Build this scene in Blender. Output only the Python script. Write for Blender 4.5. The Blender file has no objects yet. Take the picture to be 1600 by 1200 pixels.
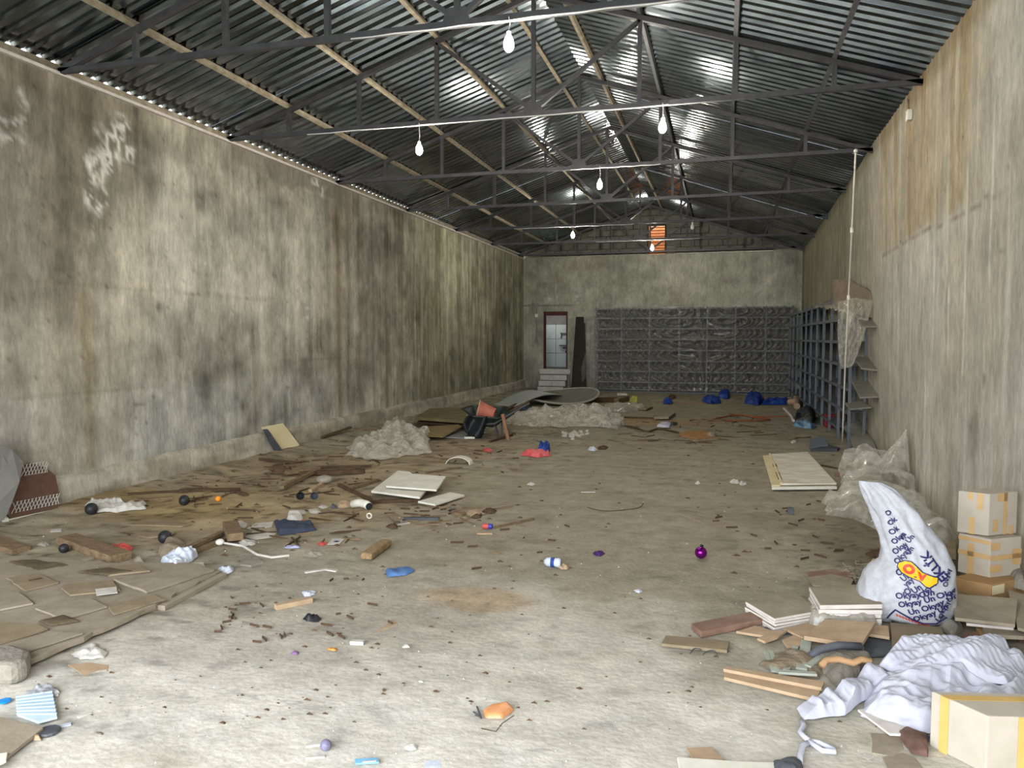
import bpy, math, random
import numpy as np
from mathutils import Vector, Matrix

scene = bpy.context.scene
C = scene.collection
PI = math.pi

# ------------------------------------------------------------------ camera, light, exposure
YAW, PITCH, FPX, CAMH = 0.2736, 0.0611, 1173.8, 1.6
cam = bpy.data.cameras.new('camera')
cam.sensor_fit = 'HORIZONTAL'; cam.sensor_width = 36; cam.lens = FPX / 1600 * 36
cam.clip_start = 0.05; cam.clip_end = 300
co = bpy.data.objects.new('camera', cam); C.objects.link(co)
co.location = (0, 0, CAMH); co.rotation_euler = (PI / 2 - PITCH, 0, YAW)
scene.camera = co
scene.view_settings.view_transform = 'Standard'
scene.view_settings.look = 'None'
scene.view_settings.gamma = 1
scene.view_settings.use_curve_mapping = False
scene.view_settings.exposure = 0.0
SKY, BULB = 12.6, 1250.0
w = bpy.data.worlds.new('overcast_sky'); scene.world = w; w.use_nodes = True
bg = w.node_tree.nodes['Background']
bg.inputs[0].default_value = (0.93, 0.97, 1.0, 1); bg.inputs[1].default_value = SKY
# the wide doorway the photographer stands in: a portal that only guides the sampling of the sky
pl = bpy.data.lights.new('doorway_portal', 'AREA'); pl.shape = 'RECTANGLE'; pl.size = 7.0; pl.size_y = 3.9
pl.cycles.is_portal = True
po = bpy.data.objects.new('doorway_portal', pl); C.objects.link(po)
po.location = (-2.1, -0.98, 1.95); po.rotation_euler = (PI / 2, 0, 0)
cy = scene.cycles
cy.use_denoising = True
cy.max_bounces = 7; cy.diffuse_bounces = 4; cy.glossy_bounces = 3; cy.transparent_max_bounces = 12; cy.transmission_bounces = 3
cy.caustics_reflective = False; cy.caustics_refractive = False
cy.sample_clamp_indirect = 4

# ------------------------------------------------------------------ pixel of the photograph -> point
def ray(px, py):
    u = (px - 800) / FPX; v = -(py - 600) / FPX
    yc = math.cos(PITCH) + v * math.sin(PITCH); z = -math.sin(PITCH) + v * math.cos(PITCH)
    c, s = math.cos(YAW), math.sin(YAW)
    return Vector((u * c - yc * s, u * s + yc * c, z))
def G(px, py, z=0.0):
    d = ray(px, py); t = (z - CAMH) / d.z
    return Vector((d.x * t, d.y * t, z))
def Xp(px, py, x):
    d = ray(px, py); t = x / d.x
    return Vector((x, d.y * t, CAMH + d.z * t))
def Yp(px, py, y):
    d = ray(px, py); t = y / d.y
    return Vector((d.x * t, y, CAMH + d.z * t))

# ------------------------------------------------------------------ numpy value noise
def _h(ix, iy, s):
    n = (ix * 374761393 + iy * 668265263 + s * 974634777).astype(np.int64)
    n = (n ^ (n >> 13)) * 1274126177
    n = n & 0x7fffffff
    return ((n ^ (n >> 16)) & 0xffff) / 65535.0
def vn(x, y, s=0):
    x = np.asarray(x, float); y = np.asarray(y, float)
    ix = np.floor(x); iy = np.floor(y); fx = x - ix; fy = y - iy
    fx = fx * fx * (3 - 2 * fx); fy = fy * fy * (3 - 2 * fy)
    ix = ix.astype(np.int64); iy = iy.astype(np.int64)
    a = _h(ix, iy, s); b = _h(ix + 1, iy, s); c = _h(ix, iy + 1, s); d = _h(ix + 1, iy + 1, s)
    return (a * (1 - fx) + b * fx) * (1 - fy) + (c * (1 - fx) + d * fx) * fy
def fbm(x, y, s=0, o=4):
    t = 0; a = 0.5; n = 0
    for k in range(o):
        t = t + a * vn(x * 2 ** k, y * 2 ** k, s + k * 7); n += a; a *= .5
    return t / n
def sst(a, b, x):
    t = np.clip((x - a) / (b - a), 0, 1); return t * t * (3 - 2 * t)
def gau(x, c, w): return np.exp(-((x - c) / w) ** 2)

def crump(x, y, seed, f, n=7, st=1.0, ang=0.0):
    """creased-sheet relief: folded planes with sharp creases, 0..1"""
    r = random.Random(seed * 31 + 7); z = 0; tot = 0; wx = fbm(x * f * .45 + 3, y * f * .45, seed, 2) * 1.5; wy = fbm(x * f * .45, y * f * .45 + 9, seed + 5, 2) * 1.5
    for k in range(n):
        a = ang + r.uniform(-1, 1) * (PI / 2 if st == 1 else .45); fk = f * r.uniform(.5, 1.7) * (1 + .25 * k); am = 1 / (1 + .45 * k)
        t = x * math.cos(a) * fk + y * math.sin(a) * fk + r.uniform(0, 9) + wx * r.uniform(.3, 1) + wy * r.uniform(-1, 1)
        z = z + am * np.abs((t % 1) * 2 - 1); tot += am
    return z / tot
# ------------------------------------------------------------------ materials
def lin(c):
    return tuple((v / 12.92 if v <= .04045 else ((v + .055) / 1.055) ** 2.4) for v in (c[0] / 255, c[1] / 255, c[2] / 255))
MATS = {}
def mat(name, c1, c2=None, scale=8, stretch=(1, 1, 1), rough=.8, metal=0, bump=.1, spec=.3, attr=None, detail=5, bscale=None, emit=None, emits=0):
    """c1, c2: display colours 0-255 of the thing itself; noise mixes them."""
    if name in MATS: return MATS[name]
    m = bpy.data.materials.new(name); m.use_nodes = True; nt = m.node_tree; N = nt.nodes; L = nt.links
    b = N['Principled BSDF']
    b.inputs['Roughness'].default_value = rough; b.inputs['Metallic'].default_value = metal
    b.inputs['Specular IOR Level'].default_value = spec
    c1 = lin(c1); c2 = lin(c2) if c2 else c1
    tc = N.new('ShaderNodeTexCoord'); mp = N.new('ShaderNodeMapping'); mp.inputs['Scale'].default_value = stretch
    L.new(tc.outputs['Object'], mp.inputs[0])
    nz = N.new('ShaderNodeTexNoise'); nz.inputs['Scale'].default_value = scale; nz.inputs['Detail'].default_value = detail
    nz.inputs['Roughness'].default_value = .65
    L.new(mp.outputs[0], nz.inputs['Vector'])
    rp = N.new('ShaderNodeValToRGB'); rp.color_ramp.elements[0].position = .32; rp.color_ramp.elements[1].position = .68
    rp.color_ramp.elements[0].color = (*c1, 1); rp.color_ramp.elements[1].color = (*c2, 1)
    L.new(nz.outputs['Fac'], rp.inputs[0])
    out = rp.outputs[0]
    if attr:
        at = N.new('ShaderNodeAttribute'); at.attribute_name = attr
        mx = N.new('ShaderNodeMix'); mx.data_type = 'RGBA'; mx.blend_type = 'MULTIPLY'; mx.inputs[0].default_value = 1
        L.new(at.outputs['Color'], mx.inputs[6]); L.new(out, mx.inputs[7]); out = mx.outputs[2]
    L.new(out, b.inputs['Base Color'])
    if bump:
        n2 = N.new('ShaderNodeTexNoise'); n2.inputs['Scale'].default_value = bscale or scale * 4; n2.inputs['Detail'].default_value = 4
        L.new(mp.outputs[0], n2.inputs['Vector'])
        bp = N.new('ShaderNodeBump'); bp.inputs['Strength'].default_value = bump; bp.inputs['Distance'].default_value = .02
        L.new(n2.outputs['Fac'], bp.inputs['Height']); L.new(bp.outputs[0], b.inputs['Normal'])
    if emit:
        b.inputs['Emission Color'].default_value = (*lin(emit), 1); b.inputs['Emission Strength'].default_value = emits
    MATS[name] = m; return m
def film_mat(name, col, opac=.45, rough=.2):
    if name in MATS: return MATS[name]
    m = bpy.data.materials.new(name); m.use_nodes = True; nt = m.node_tree; N = nt.nodes; L = nt.links
    b = N['Principled BSDF']; o = N['Material Output']
    b.inputs['Base Color'].default_value = (*lin(col), 1); b.inputs['Roughness'].default_value = rough
    b.inputs['Specular IOR Level'].default_value = .8
    tr = N.new('ShaderNodeBsdfTransparent'); mx = N.new('ShaderNodeMixShader')
    tc = N.new('ShaderNodeTexCoord'); nz = N.new('ShaderNodeTexNoise'); nz.inputs['Scale'].default_value = 14; nz.inputs['Detail'].default_value = 4
    L.new(tc.outputs['Object'], nz.inputs['Vector'])
    mr = N.new('ShaderNodeMapRange'); mr.inputs[1].default_value = .35; mr.inputs[2].default_value = .65
    mr.inputs[3].default_value = max(0, opac - .12); mr.inputs[4].default_value = min(1, opac + .12)
    lw = N.new('ShaderNodeLayerWeight'); lw.inputs[0].default_value = .35; ad = N.new('ShaderNodeMath'); ad.operation = 'MULTIPLY_ADD'; ad.use_clamp = True; ad.inputs[1].default_value = .6
    L.new(nz.outputs['Fac'], mr.inputs[0]); L.new(lw.outputs['Facing'], ad.inputs[0]); L.new(mr.outputs[0], ad.inputs[2]); L.new(ad.outputs[0], mx.inputs[0])
    L.new(tr.outputs[0], mx.inputs[1]); L.new(b.outputs[0], mx.inputs[2]); L.new(mx.outputs[0], o.inputs['Surface'])
    MATS[name] = m; return m

m_plaster = mat('stained_plaster', (232, 232, 232), (255, 255, 255), 3.5, rough=.95, bump=.2, attr='stain', bscale=22, detail=9)
def fine_streaks(m, scale, stretch, lo, hi):
    nt = m.node_tree; N = nt.nodes; L = nt.links; b = N['Principled BSDF']; src = b.inputs['Base Color'].links[0].from_socket
    tc = N.new('ShaderNodeTexCoord'); mp = N.new('ShaderNodeMapping'); mp.inputs['Scale'].default_value = stretch; L.new(tc.outputs['Object'], mp.inputs[0])
    for sc_, d_ in ((scale, 6), (scale * .28, 8)):
        nz = N.new('ShaderNodeTexNoise'); nz.inputs['Scale'].default_value = sc_; nz.inputs['Detail'].default_value = d_; nz.inputs['Roughness'].default_value = .7; L.new(mp.outputs[0], nz.inputs['Vector'])
        mr = N.new('ShaderNodeMapRange'); mr.inputs[1].default_value = .3; mr.inputs[2].default_value = .7; mr.inputs[3].default_value = lo; mr.inputs[4].default_value = hi; L.new(nz.outputs['Fac'], mr.inputs[0])
        mx = N.new('ShaderNodeMix'); mx.data_type = 'RGBA'; mx.blend_type = 'MULTIPLY'; mx.inputs[0].default_value = 1
        L.new(src, mx.inputs[6]); L.new(mr.outputs[0], mx.inputs[7]); src = mx.outputs[2]
    L.new(src, b.inputs['Base Color'])
fine_streaks(m_plaster, 34, (1, 1, .28), .78, 1.2)
m_floor = mat('dusty_dirt_floor', (226, 225, 222), (255, 255, 255), 5, rough=.97, bump=.25, attr='stain', bscale=30, detail=10, spec=.1)
fine_streaks(m_floor, 30, (1, 1.6, 1), .86, 1.12)
m_zinc = mat('zinc_sheet', (100, 108, 114), (140, 148, 153), 2.2, rough=.16, metal=1.0, bump=.03, spec=.5, stretch=(1, 3, 1))
m_zinc_d = mat('zinc_sheet_dull', (76, 82, 88), (110, 116, 121), 2.2, rough=.24, metal=.97, bump=.03, spec=.5, stretch=(1, 3, 1))
m_steel = mat('painted_truss_steel', (66, 66, 70), (84, 84, 86), 6, rough=.55, metal=.25, bump=.05)
m_rust = mat('rusty_lit_purlin_steel', (122, 108, 88), (168, 160, 142), 9, rough=.8, metal=.1, bump=.1)  # rust tone, paled with the light that falls on the left purlins
m_rack = mat('blue_grey_rack_steel', (86, 91, 100), (104, 108, 114), 7, rough=.6, metal=.2, bump=.04)
m_board = mat('dusty_hardboard', (128, 117, 100), (150, 140, 123), 6, rough=.95, bump=.15)
m_board2 = mat('dusty_brown_board', (118, 105, 84), (142, 128, 104), 6, rough=.95, bump=.15)
m_wood = mat('weathered_wood', (92, 74, 54), (132, 112, 86), 9, stretch=(1, 4, 4), rough=.9, bump=.2)
m_darkwood = mat('dark_old_wood', (58, 44, 32), (92, 72, 52), 9, rough=.9, bump=.2)
m_tan = mat('bare_tan_board', (156, 132, 106), (178, 154, 127), 8, rough=.85, bump=.1)
m_redwood = mat('reddish_veneer', (112, 84, 72), (138, 112, 96), 8, rough=.7, bump=.1)
m_cream = mat('cream_laminate', (206, 194, 152), (218, 208, 172), 5, rough=.6, bump=.03)
m_white = mat('dusty_white_laminate', (196, 193, 180), (218, 216, 206), 5, rough=.6, bump=.03)
m_whitedirty = mat('dirty_white_door_skin', (192, 182, 160), (226, 224, 214), 5, stretch=(1, 2, 1), rough=.6, bump=.04)
m_edge = mat('white_board_edge', (186, 178, 172), (208, 202, 198), 10, rough=.8, bump=.05)
m_conc = mat('rough_concrete', (116, 112, 102), (142, 137, 126), 12, rough=.95, bump=.4)
m_white_cloth = mat('white_cotton', (178, 180, 194), (192, 194, 207), 4, rough=.9, bump=.05)
m_paper = mat('dirty_white_paper', (166, 162, 154), (200, 197, 190), 9, rough=.85, bump=.05)
m_bluewhite = mat('bluish_white_plastic', (160, 170, 188), (204, 209, 218), 10, rough=.4, bump=.05)
m_black = mat('black_plastic', (24, 25, 28), (40, 42, 46), 8, rough=.5, bump=.05)
m_dgrey = mat('dark_grey_plastic', (60, 63, 70), (84, 86, 92), 8, rough=.6, bump=.05)
m_grey = mat('grey_sheet', (120, 124, 124), (140, 143, 140), 5, rough=.6, bump=.05)
m_navy = mat('dark_blue_cloth', (42, 50, 66), (58, 66, 82), 9, rough=.9, bump=.1)
m_blue = mat('blue_cloth', (64, 98, 146), (84, 118, 164), 9, rough=.85, bump=.1)
m_tarp = mat('blue_tarpaulin', (16, 40, 112), (36, 70, 146), 6, rough=.45, bump=.1)
m_red = mat('red_plastic', (170, 60, 56), (200, 92, 84), 9, rough=.5, bump=.05)
m_brick = mat('faded_red_tub', (150, 84, 68), (172, 104, 86), 6, rough=.7, bump=.05)
m_orange = mat('orange_plastic', (220, 130, 30), (238, 152, 52), 9, rough=.5, bump=.03)
m_purple = mat('purple_metallic_ball', (112, 18, 118), (128, 26, 134), 4, rough=.18, metal=.8, bump=0)
m_card = mat('brown_cardboard', (150, 118, 80), (164, 132, 92), 4, rough=.9, bump=.04)
m_wcard = mat('white_cardboard', (166, 157, 143), (184, 175, 162), 4, rough=.85, bump=.04)
m_tape = mat('brown_packing_tape', (184, 150, 100), (196, 164, 118), 8, rough=.35, bump=.03)
m_ytape = mat('yellowed_packing_tape', (190, 156, 88), (200, 168, 102), 8, rough=.35, bump=.03)
m_poly = mat('white_woven_sack', (158, 159, 166), (178, 179, 185), 30, rough=.5, bump=.05)
m_ink = mat('navy_print', (34, 36, 84), rough=.5, bump=0)
m_yel = mat('yellow_print', (214, 168, 20), rough=.5, bump=0)
m_redp = mat('red_print', (206, 62, 28), rough=.5, bump=0)
m_tile = mat('white_step_tile', (166, 166, 160), (186, 186, 180), 6, rough=.4, bump=.02)
m_gtile = mat('grey_wall_tile', (150, 162, 164), (168, 178, 178), 3, rough=.35, bump=.02)
m_brown = mat('brown_panel', (84, 60, 50), (98, 72, 60), 12, rough=.8, bump=.1)
m_straw = mat('grey_shavings', (112, 104, 88), (150, 142, 124), 12, rough=.95, bump=.1)
m_dirt = mat('dirt_mound', (112, 100, 82), (138, 126, 106), 10, rough=1, bump=.5)
m_outbrick = mat('orange_brickwork', (196, 120, 72), (222, 146, 96), 12, rough=.9, bump=.1)
m_block = mat('grey_block', (104, 104, 94), (126, 125, 113), 7, rough=.95, bump=.3)
m_film = film_mat('clear_film', (204, 202, 190), .14, .12)
m_film_d = film_mat('dusty_film', (160, 155, 142), .45, .3)
m_film_r = film_mat('taut_rack_film', (172, 172, 162), .17, .18)
m_foam = film_mat('crumpled_milky_film', (196, 192, 178), .34, .22)
m_wire = mat('white_cable', (200, 200, 200), rough=.5, bump=0)
m_bulb = mat('lit_bulb_glass', (255, 255, 255), rough=.4, bump=0, emit=(255, 247, 232), emits=BULB)
m_bulb_off = mat('unlit_bulb_glass', (214, 214, 208), rough=.2, bump=0)

# ------------------------------------------------------------------ mesh helpers
def tag(o, label=None, cat=None, group=None, kind=None):
    if label: o['label'] = label
    if cat: o['category'] = cat
    if group: o['group'] = group
    if kind: o['kind'] = kind
    return o
def thing(name, label, cat, loc=(0, 0, 0), group=None):
    o = bpy.data.objects.new(name, None); o.empty_display_size = .1; C.objects.link(o)
    o.location = loc
    return tag(o, label, cat, group)
class MB:
    def __init__(s): s.v = []; s.f = []
    def add(s, v, f):
        n = len(s.v); s.v += [tuple(p) for p in v]; s.f += [tuple(i + n for i in q) for q in f]; return s
    def box(s, c, d, R=None):
        c = Vector(c); v = []
        for x in (-.5, .5):
            for y in (-.5, .5):
                for z in (-.5, .5):
                    p = Vector((x * d[0], y * d[1], z * d[2]))
                    v.append((R @ p if R else p) + c)
        return s.add(v, [(0, 1, 3, 2), (4, 6, 7, 5), (0, 4, 5, 1), (2, 3, 7, 6), (0, 2, 6, 4), (1, 5, 7, 3)])
    def beam(s, a, b, wd, ht, up=(0, 0, 1)):
        a = Vector(a); b = Vector(b); d = (b - a).normalized(); up = Vector(up)
        if abs(d.dot(up)) > .95: up = Vector((0, 1, 0))
        r = d.cross(up).normalized(); u = r.cross(d)
        v = [p + r * (sx * wd / 2) + u * (sz * ht / 2) for p in (a, b) for sx, sz in ((-1, -1), (1, -1), (1, 1), (-1, 1))]
        return s.add(v, [(0, 1, 2, 3), (4, 7, 6, 5), (0, 4, 5, 1), (1, 5, 6, 2), (2, 6, 7, 3), (3, 7, 4, 0)])
    def tube(s, pts, r, n=8, r2=None):
        pts = [Vector(p) for p in pts]; k = len(pts); v = []; f = []
        for i, p in enumerate(pts):
            d = (pts[min(i + 1, k - 1)] - pts[max(i - 1, 0)]).normalized()
            up = Vector((0, 0, 1)) if abs(d.z) < .9 else Vector((0, 1, 0))
            a = d.cross(up).normalized(); b = a.cross(d)
            rr = r if r2 is None else r + (r2 - r) * i / (k - 1)
            for j in range(n):
                t = 2 * PI * j / n; v.append(p + a * (rr * math.cos(t)) + b * (rr * math.sin(t)))
        for i in range(k - 1):
            for j in range(n):
                f.append((i * n + j, i * n + (j + 1) % n, (i + 1) * n + (j + 1) % n, (i + 1) * n + j))
        f.append(tuple(range(n))[::-1]); f.append(tuple(range((k - 1) * n, k * n)))
        return s.add(v, f)
    def lathe(s, prof, c, axis=(0, 0, 1), n=16):
        """prof: (radius, height) pairs"""
        q = Vector((0, 0, 1)).rotation_difference(Vector(axis).normalized()); c = Vector(c); v = []; f = []
        for r, h in prof:
            for j in range(n):
                t = 2 * PI * j / n; v.append(q @ Vector((r * math.cos(t), r * math.sin(t), h)) + c)
        for i in range(len(prof) - 1):
            for j in range(n): f.append((i * n + j, i * n + (j + 1) % n, (i + 1) * n + (j + 1) % n, (i + 1) * n + j))
        f.append(tuple(range(n))[::-1]); f.append(tuple(range((len(prof) - 1) * n, len(prof) * n)))
        return s.add(v, f)
    def ball(s, c, r, n=16, m=10, sq=1):
        return s.lathe([(max(r * math.sin(PI * i / m), r * .01), -r * sq * math.cos(PI * i / m)) for i in range(m + 1)], c, n=n)
    def slab(s, pts, t):
        """pts: polygon of 3D points (underside), t: thickness upward"""
        k = len(pts); v = [Vector(p) for p in pts] + [Vector(p) + Vector((0, 0, t)) for p in pts]
        a = sum((v[i].x * v[(i + 1) % k].y - v[(i + 1) % k].x * v[i].y) for i in range(k))
        if a < 0: v = v[:k][::-1] + v[k:][::-1]
        return s.add(v, [tuple(range(k))[::-1], tuple(range(k, 2 * k))] + [(i, (i + 1) % k, (i + 1) % k + k, i + k) for i in range(k)])
    def build(s, name, m, parent=None, smooth=False, bevel=0, solid=0, wel=False):
        me = bpy.data.meshes.new(name); V = np.array([tuple(p) for p in s.v], float)
        if parent is not None: off = np.array(parent.location)
        else:
            off = np.array([(V[:, 0].min() + V[:, 0].max()) / 2, (V[:, 1].min() + V[:, 1].max()) / 2, V[:, 2].min()])
        me.from_pydata((V - off).tolist(), [], s.f)
        me.materials.append(m)
        if smooth: me.polygons.foreach_set('use_smooth', [True] * len(me.polygons))
        o = bpy.data.objects.new(name, me); C.objects.link(o)
        if parent is not None: o.parent = parent
        else: o.location = off
        if solid:
            md = o.modifiers.new('thickness', 'SOLIDIFY'); md.thickness = solid; md.offset = 0
        if bevel:
            md = o.modifiers.new('bevel', 'BEVEL'); md.width = bevel; md.segments = 2; md.limit_method = 'ANGLE'
        me.update()
        return o
def gridmesh(name, X, Y, Z, m, parent=None, col=None, skip=None, smooth=True, flip=False, kind=None):
    ny, nx = X.shape
    V = np.stack([X, Y, Z], -1).reshape(-1, 3)
    i = np.arange(ny * nx).reshape(ny, nx)
    F = np.stack([i[:-1, :-1], i[:-1, 1:], i[1:, 1:], i[1:, :-1]], -1).reshape(-1, 4)
    if flip: F = F[:, ::-1]
    if skip is not None: F = F[~skip.reshape(-1)]
    off = np.array(parent.location) if parent is not None else np.zeros(3)
    me = bpy.data.meshes.new(name); me.from_pydata((V - off).tolist(), [], F.tolist()); me.materials.append(m)
    if smooth: me.polygons.foreach_set('use_smooth', [True] * len(me.polygons))
    if col is not None:
        a = me.color_attributes.new('stain', 'FLOAT_COLOR', 'POINT')
        cc = np.ones((ny * nx, 4)); cc[:, :3] = np.clip(col.reshape(-1, 3), 0, 1); a.data.foreach_set('color', cc.ravel())
    o = bpy.data.objects.new(name, me); C.objects.link(o)
    if parent is not None: o.parent = parent
    if kind: o['kind'] = kind
    return o
def dup(o, parent=None, loc=None):
    c = o.copy(); C.objects.link(c)
    if parent is not None: c.parent = parent
    if loc is not None: c.location = loc
    return c

# ------------------------------------------------------------------ floor
XL, YB, HW = -6.05, 22.9, 4.09
def floor_h(x, y):
    x = np.asarray(x, float); y = np.asarray(y, float)
    left = sst(-2.0, -5.0, x)
    h = (fbm(x * 1.3, y * 1.3, 3, 3) - .5) * (.012 + .045 * left) + (fbm(x * 6, y * 6, 9, 2) - .5) * (.006 + .012 * left)
    h = h + .05 * sst(-5.3, -6.05, x)
    return h
def fz(x, y): return float(floor_h(x, y))
def zones(x, y, base, zs, seed=0):
    c = np.empty(x.shape + (3,)); c[:] = base
    wob = (fbm(x * 2.2, y * 2.2, seed, 4) - .5) * 1.1
    for (cx, cy_, rx, ry, k, st) in zs:
        d = np.sqrt(((x - cx) / rx) ** 2 + ((y - cy_) / ry) ** 2) + wob
        wgt = (1 - sst(.55, 1.25, d)) * st
        c = c * (1 - wgt[..., None]) + np.array(k) * wgt[..., None]
    return c
fy = np.concatenate([np.linspace(-1.1, 2.2, 25), 2.2 * (23.3 / 2.2) ** np.linspace(0, 1, 300)[1:]])
fx = np.linspace(-6.3, 2.5, 230)
FX, FY = np.meshgrid(fx, fy)
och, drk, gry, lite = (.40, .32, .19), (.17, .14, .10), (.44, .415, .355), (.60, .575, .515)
FC = zones(FX, FY, (.345, .315, .24), [
    (-4.6, 7.5, 2.0, 3.4, (.33, .265, .17), .75), (-4.2, 6.2, 1.3, .9, och, .7), (-5.2, 5.9, .9, .6, (.33, .24, .11), .6),
    (-4.0, 10.5, 1.6, 1.6, (.32, .25, .16), .6), (-1.6, 14.5, 1.6, .8, (.42, .26, .11), .55),
    (1.2, 6.5, .55, 1.0, drk, .75), (1.35, 5.0, .45, .8, drk, .5), (.6, 6.9, .6, .35, (.24, .2, .15), .6), (1.5, 3.2, .5, .6, (.24, .2, .17), .35),
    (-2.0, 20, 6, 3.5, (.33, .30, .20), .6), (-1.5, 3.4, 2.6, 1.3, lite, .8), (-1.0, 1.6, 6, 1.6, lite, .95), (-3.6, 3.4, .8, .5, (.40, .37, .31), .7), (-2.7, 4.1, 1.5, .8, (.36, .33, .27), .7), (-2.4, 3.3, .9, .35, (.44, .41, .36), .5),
    (-.5, 9.5, 2.3, 3.0, (.335, .305, .235), .5), (-1.9, 5.6, .5, .4, (.30, .25, .19), .35), (-1.4, 4.3, .35, .2, (.42, .28, .14), .5)], 5)
r1 = fbm(FX * 3, FY * 7, 21, 5); r2 = fbm(FX * 9, FY * 16, 31, 4); lf = sst(-1.6, -4.5, FX) * .8 + sst(6, 12, FY) * .3
FC *= (1 + (r1 - .5)[..., None] * (.35 + .75 * np.clip(lf, 0, 1))[..., None])
sp = sst(.62, .74, r2) * (.18 + .5 * np.clip(lf, 0, 1)); FC *= (1 - sp)[..., None]
sp = sst(.66, .78, fbm(FX * 11, FY * 22, 77, 4)) * .6 * gau(FX, 1.0, .6) * gau(FY, 6.2, 1.5); FC *= (1 - sp)[..., None]
gridmesh('floor', FX, FY, floor_h(FX, FY), m_floor, col=FC, kind='structure')
o = MB().box((-2, -13.6, -.06), (60, 25, .1)).build('pavement', mat('outdoor_concrete', (150, 148, 142), (170, 168, 160), 3, rough=.9)); tag(o, kind='structure')

# ------------------------------------------------------------------ walls
def streaks(u, v, seed): return fbm(u * 5, v * .35, seed, 4), fbm(u * 17, v * .5, seed + 3, 3), fbm(u * .9, v * .9, seed + 5, 5), fbm(u * 4, v * 4, seed + 8, 4)
def base_wall(u, v, c, seed, ks=.5, kb=.5):
    s1, s2, b1, b2 = streaks(u, v, seed)
    k = 1 + (s1 - .5) * ks + (s2 - .5) * ks * .6 + (b1 - .5) * kb * 1.4 + (b2 - .5) * kb * .8
    col = np.array(c) * k[..., None]
    t = sst(.52, .68, fbm(u * .8, v * .5, seed + 20, 4))
    col = col * (1 - .35 * t[..., None]) + np.array(c) * np.array([.78, .72, .60]) * (.35 * t * k)[..., None]
    return col, s1, s2, b1, b2
U, V_ = np.meshgrid(np.linspace(-1.1, YB + .1, 640), np.linspace(-.1, HW, 120))
col, s1, s2, b1, b2 = base_wall(U, V_, (.385, .372, .315), 100, .7, 1.0)
def mul(col, wgt, k): return col * (1 + wgt[..., None] * (np.array(k) - 1))
def mixc(col, wgt, k): return col * (1 - wgt[..., None]) + np.array(k) * wgt[..., None]
# far half: greenish and dark, strongly streaked
far = sst(11.5, 15.5, U)
col = mul(col, far, (.84, .88, .76)); col = mul(col, far * sst(.5, .62, s1), (.62, .60, .56)); col = mul(col, far * sst(.55, .7, s2), (1.25, 1.28, 1.2))
col = mul(col, sst(7.0, 5.6, U + (b1 - .5) * 1.5) * .9, (.66, .63, .60)); col = mul(col, sst(2.9, 3.9, V_ + (b1 - .5) * 1.4) * sst(11, 9, U) * .6, (.80, .74, .66))
# brown run marks round y = 11 to 12.5
for yc, wd, st in ((11.1, .10, .8), (11.42, .07, .65), (11.85, .13, .55), (12.9, .10, .5), (12.35, .05, .5), (13.6, .12, .5), (10.75, .06, .35)):
    wv = gau(U + (fbm(V_ * 1.5, V_ * 0 + yc, 8, 2) - .5) * .08, yc, wd) * st * sst(0.1, .5, V_)
    col = mul(col, wv, (.55, .46, .33))
col = mul(col, gau(U, 10.8, .7) * .4 * sst(.42, .6, s1) * sst(1.2, 2.4, V_), (.72, .62, .46))
# second pour: cooler lower band
low = sst(1.18, 1.0, V_ + (b2 - .5) * .25) * sst(12.5, 9.5, U)
col = mul(col, low, (1.10, 1.14, 1.20))
for zc, st, ya, yb in ((2.13, .35, 4, 9.5), (1.07, .35, 4.5, 7.2), (1.27, .45, 9.3, 11.4)):
    wv = gau(V_ + (b2 - .5) * .06, zc, .018) * st * sst(ya, ya + .3, U) * sst(yb, yb - .3, U); col = mul(col, wv, (.55, .5, .42))
col = mul(col, gau(U + (b2 - .5) * .25, 9.4, 2.2) * gau(V_ + (b2 - .5) * .2, 1.16, .09) * .5, (.7, .7, .66))
# damp run, smear, fresh patches, salts
col = mul(col, gau(U + (fbm(V_ * 3, V_ * 0, 4, 2) - .5) * .08, 6.02, .085) * sst(.2, .35, V_) * sst(2.3, 1.9, V_) * .75, (.58, .5, .36))
col = mul(col, gau(U, 5.1, .35) * gau(V_, .62, .2) * sst(.4, .6, b2) * .9, (.5, .5, .5))
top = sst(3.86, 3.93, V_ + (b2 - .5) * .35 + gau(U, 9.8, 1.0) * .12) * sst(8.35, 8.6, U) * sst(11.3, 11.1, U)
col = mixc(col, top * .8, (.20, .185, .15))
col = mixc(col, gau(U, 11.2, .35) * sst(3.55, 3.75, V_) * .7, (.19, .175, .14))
for yc, zc, ry, rz, st in ((6.5, 3.62, .30, .28, .9), (6.2, 3.1, .16, .45, .8), (5.2, 3.55, .25, .3, .6), (6.35, 3.3, .3, .15, .7), (10.5, 3.95, .2, .12, .6), (10.12, 1.9, .04, .25, .7), (5.0, 2.9, .2, .5, .3)):
    d = np.sqrt(((U - yc) / ry) ** 2 + ((V_ - zc) / rz) ** 2) + (fbm(U * 5, V_ * 5, 55, 4) - .5) * 1.8
    rid = 1 - np.abs(2 * fbm(U * 9, V_ * 7, 66, 3) - 1)
    col = mixc(col, (1 - sst(.5, 1.15, d)) * sst(.72, .95, rid) * st, (.72, .71, .66))
    col = mul(col, (1 - sst(.4, 1.6, d)) * st * .25, (1.2, 1.2, 1.2))
for yc, zc, r in ((7.04, 1.95, .05), (5.4, 2.6, .02), (6.9, .95, .025), (8.1, 1.6, .02), (7.6, 2.4, .02), (9.0, 2.8, .02), (8.5, .7, .05)):
    col = mul(col, gau(U, yc, r) * gau(V_, zc, r) * .8, (.35, .33, .3))
pits = sst(.83, .9, fbm(U * 19, V_ * 17, 140, 2)); col = mul(col, pits, (.65, .63, .6))
wl = gridmesh('wall_left', XL + (b1 - .5) * .03 + (b2 - .5) * .012 - gau(U, 7.04, .05) * gau(V_, 1.95, .05) * .03, U, V_, m_plaster, col=col, flip=True, kind='structure')
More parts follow.
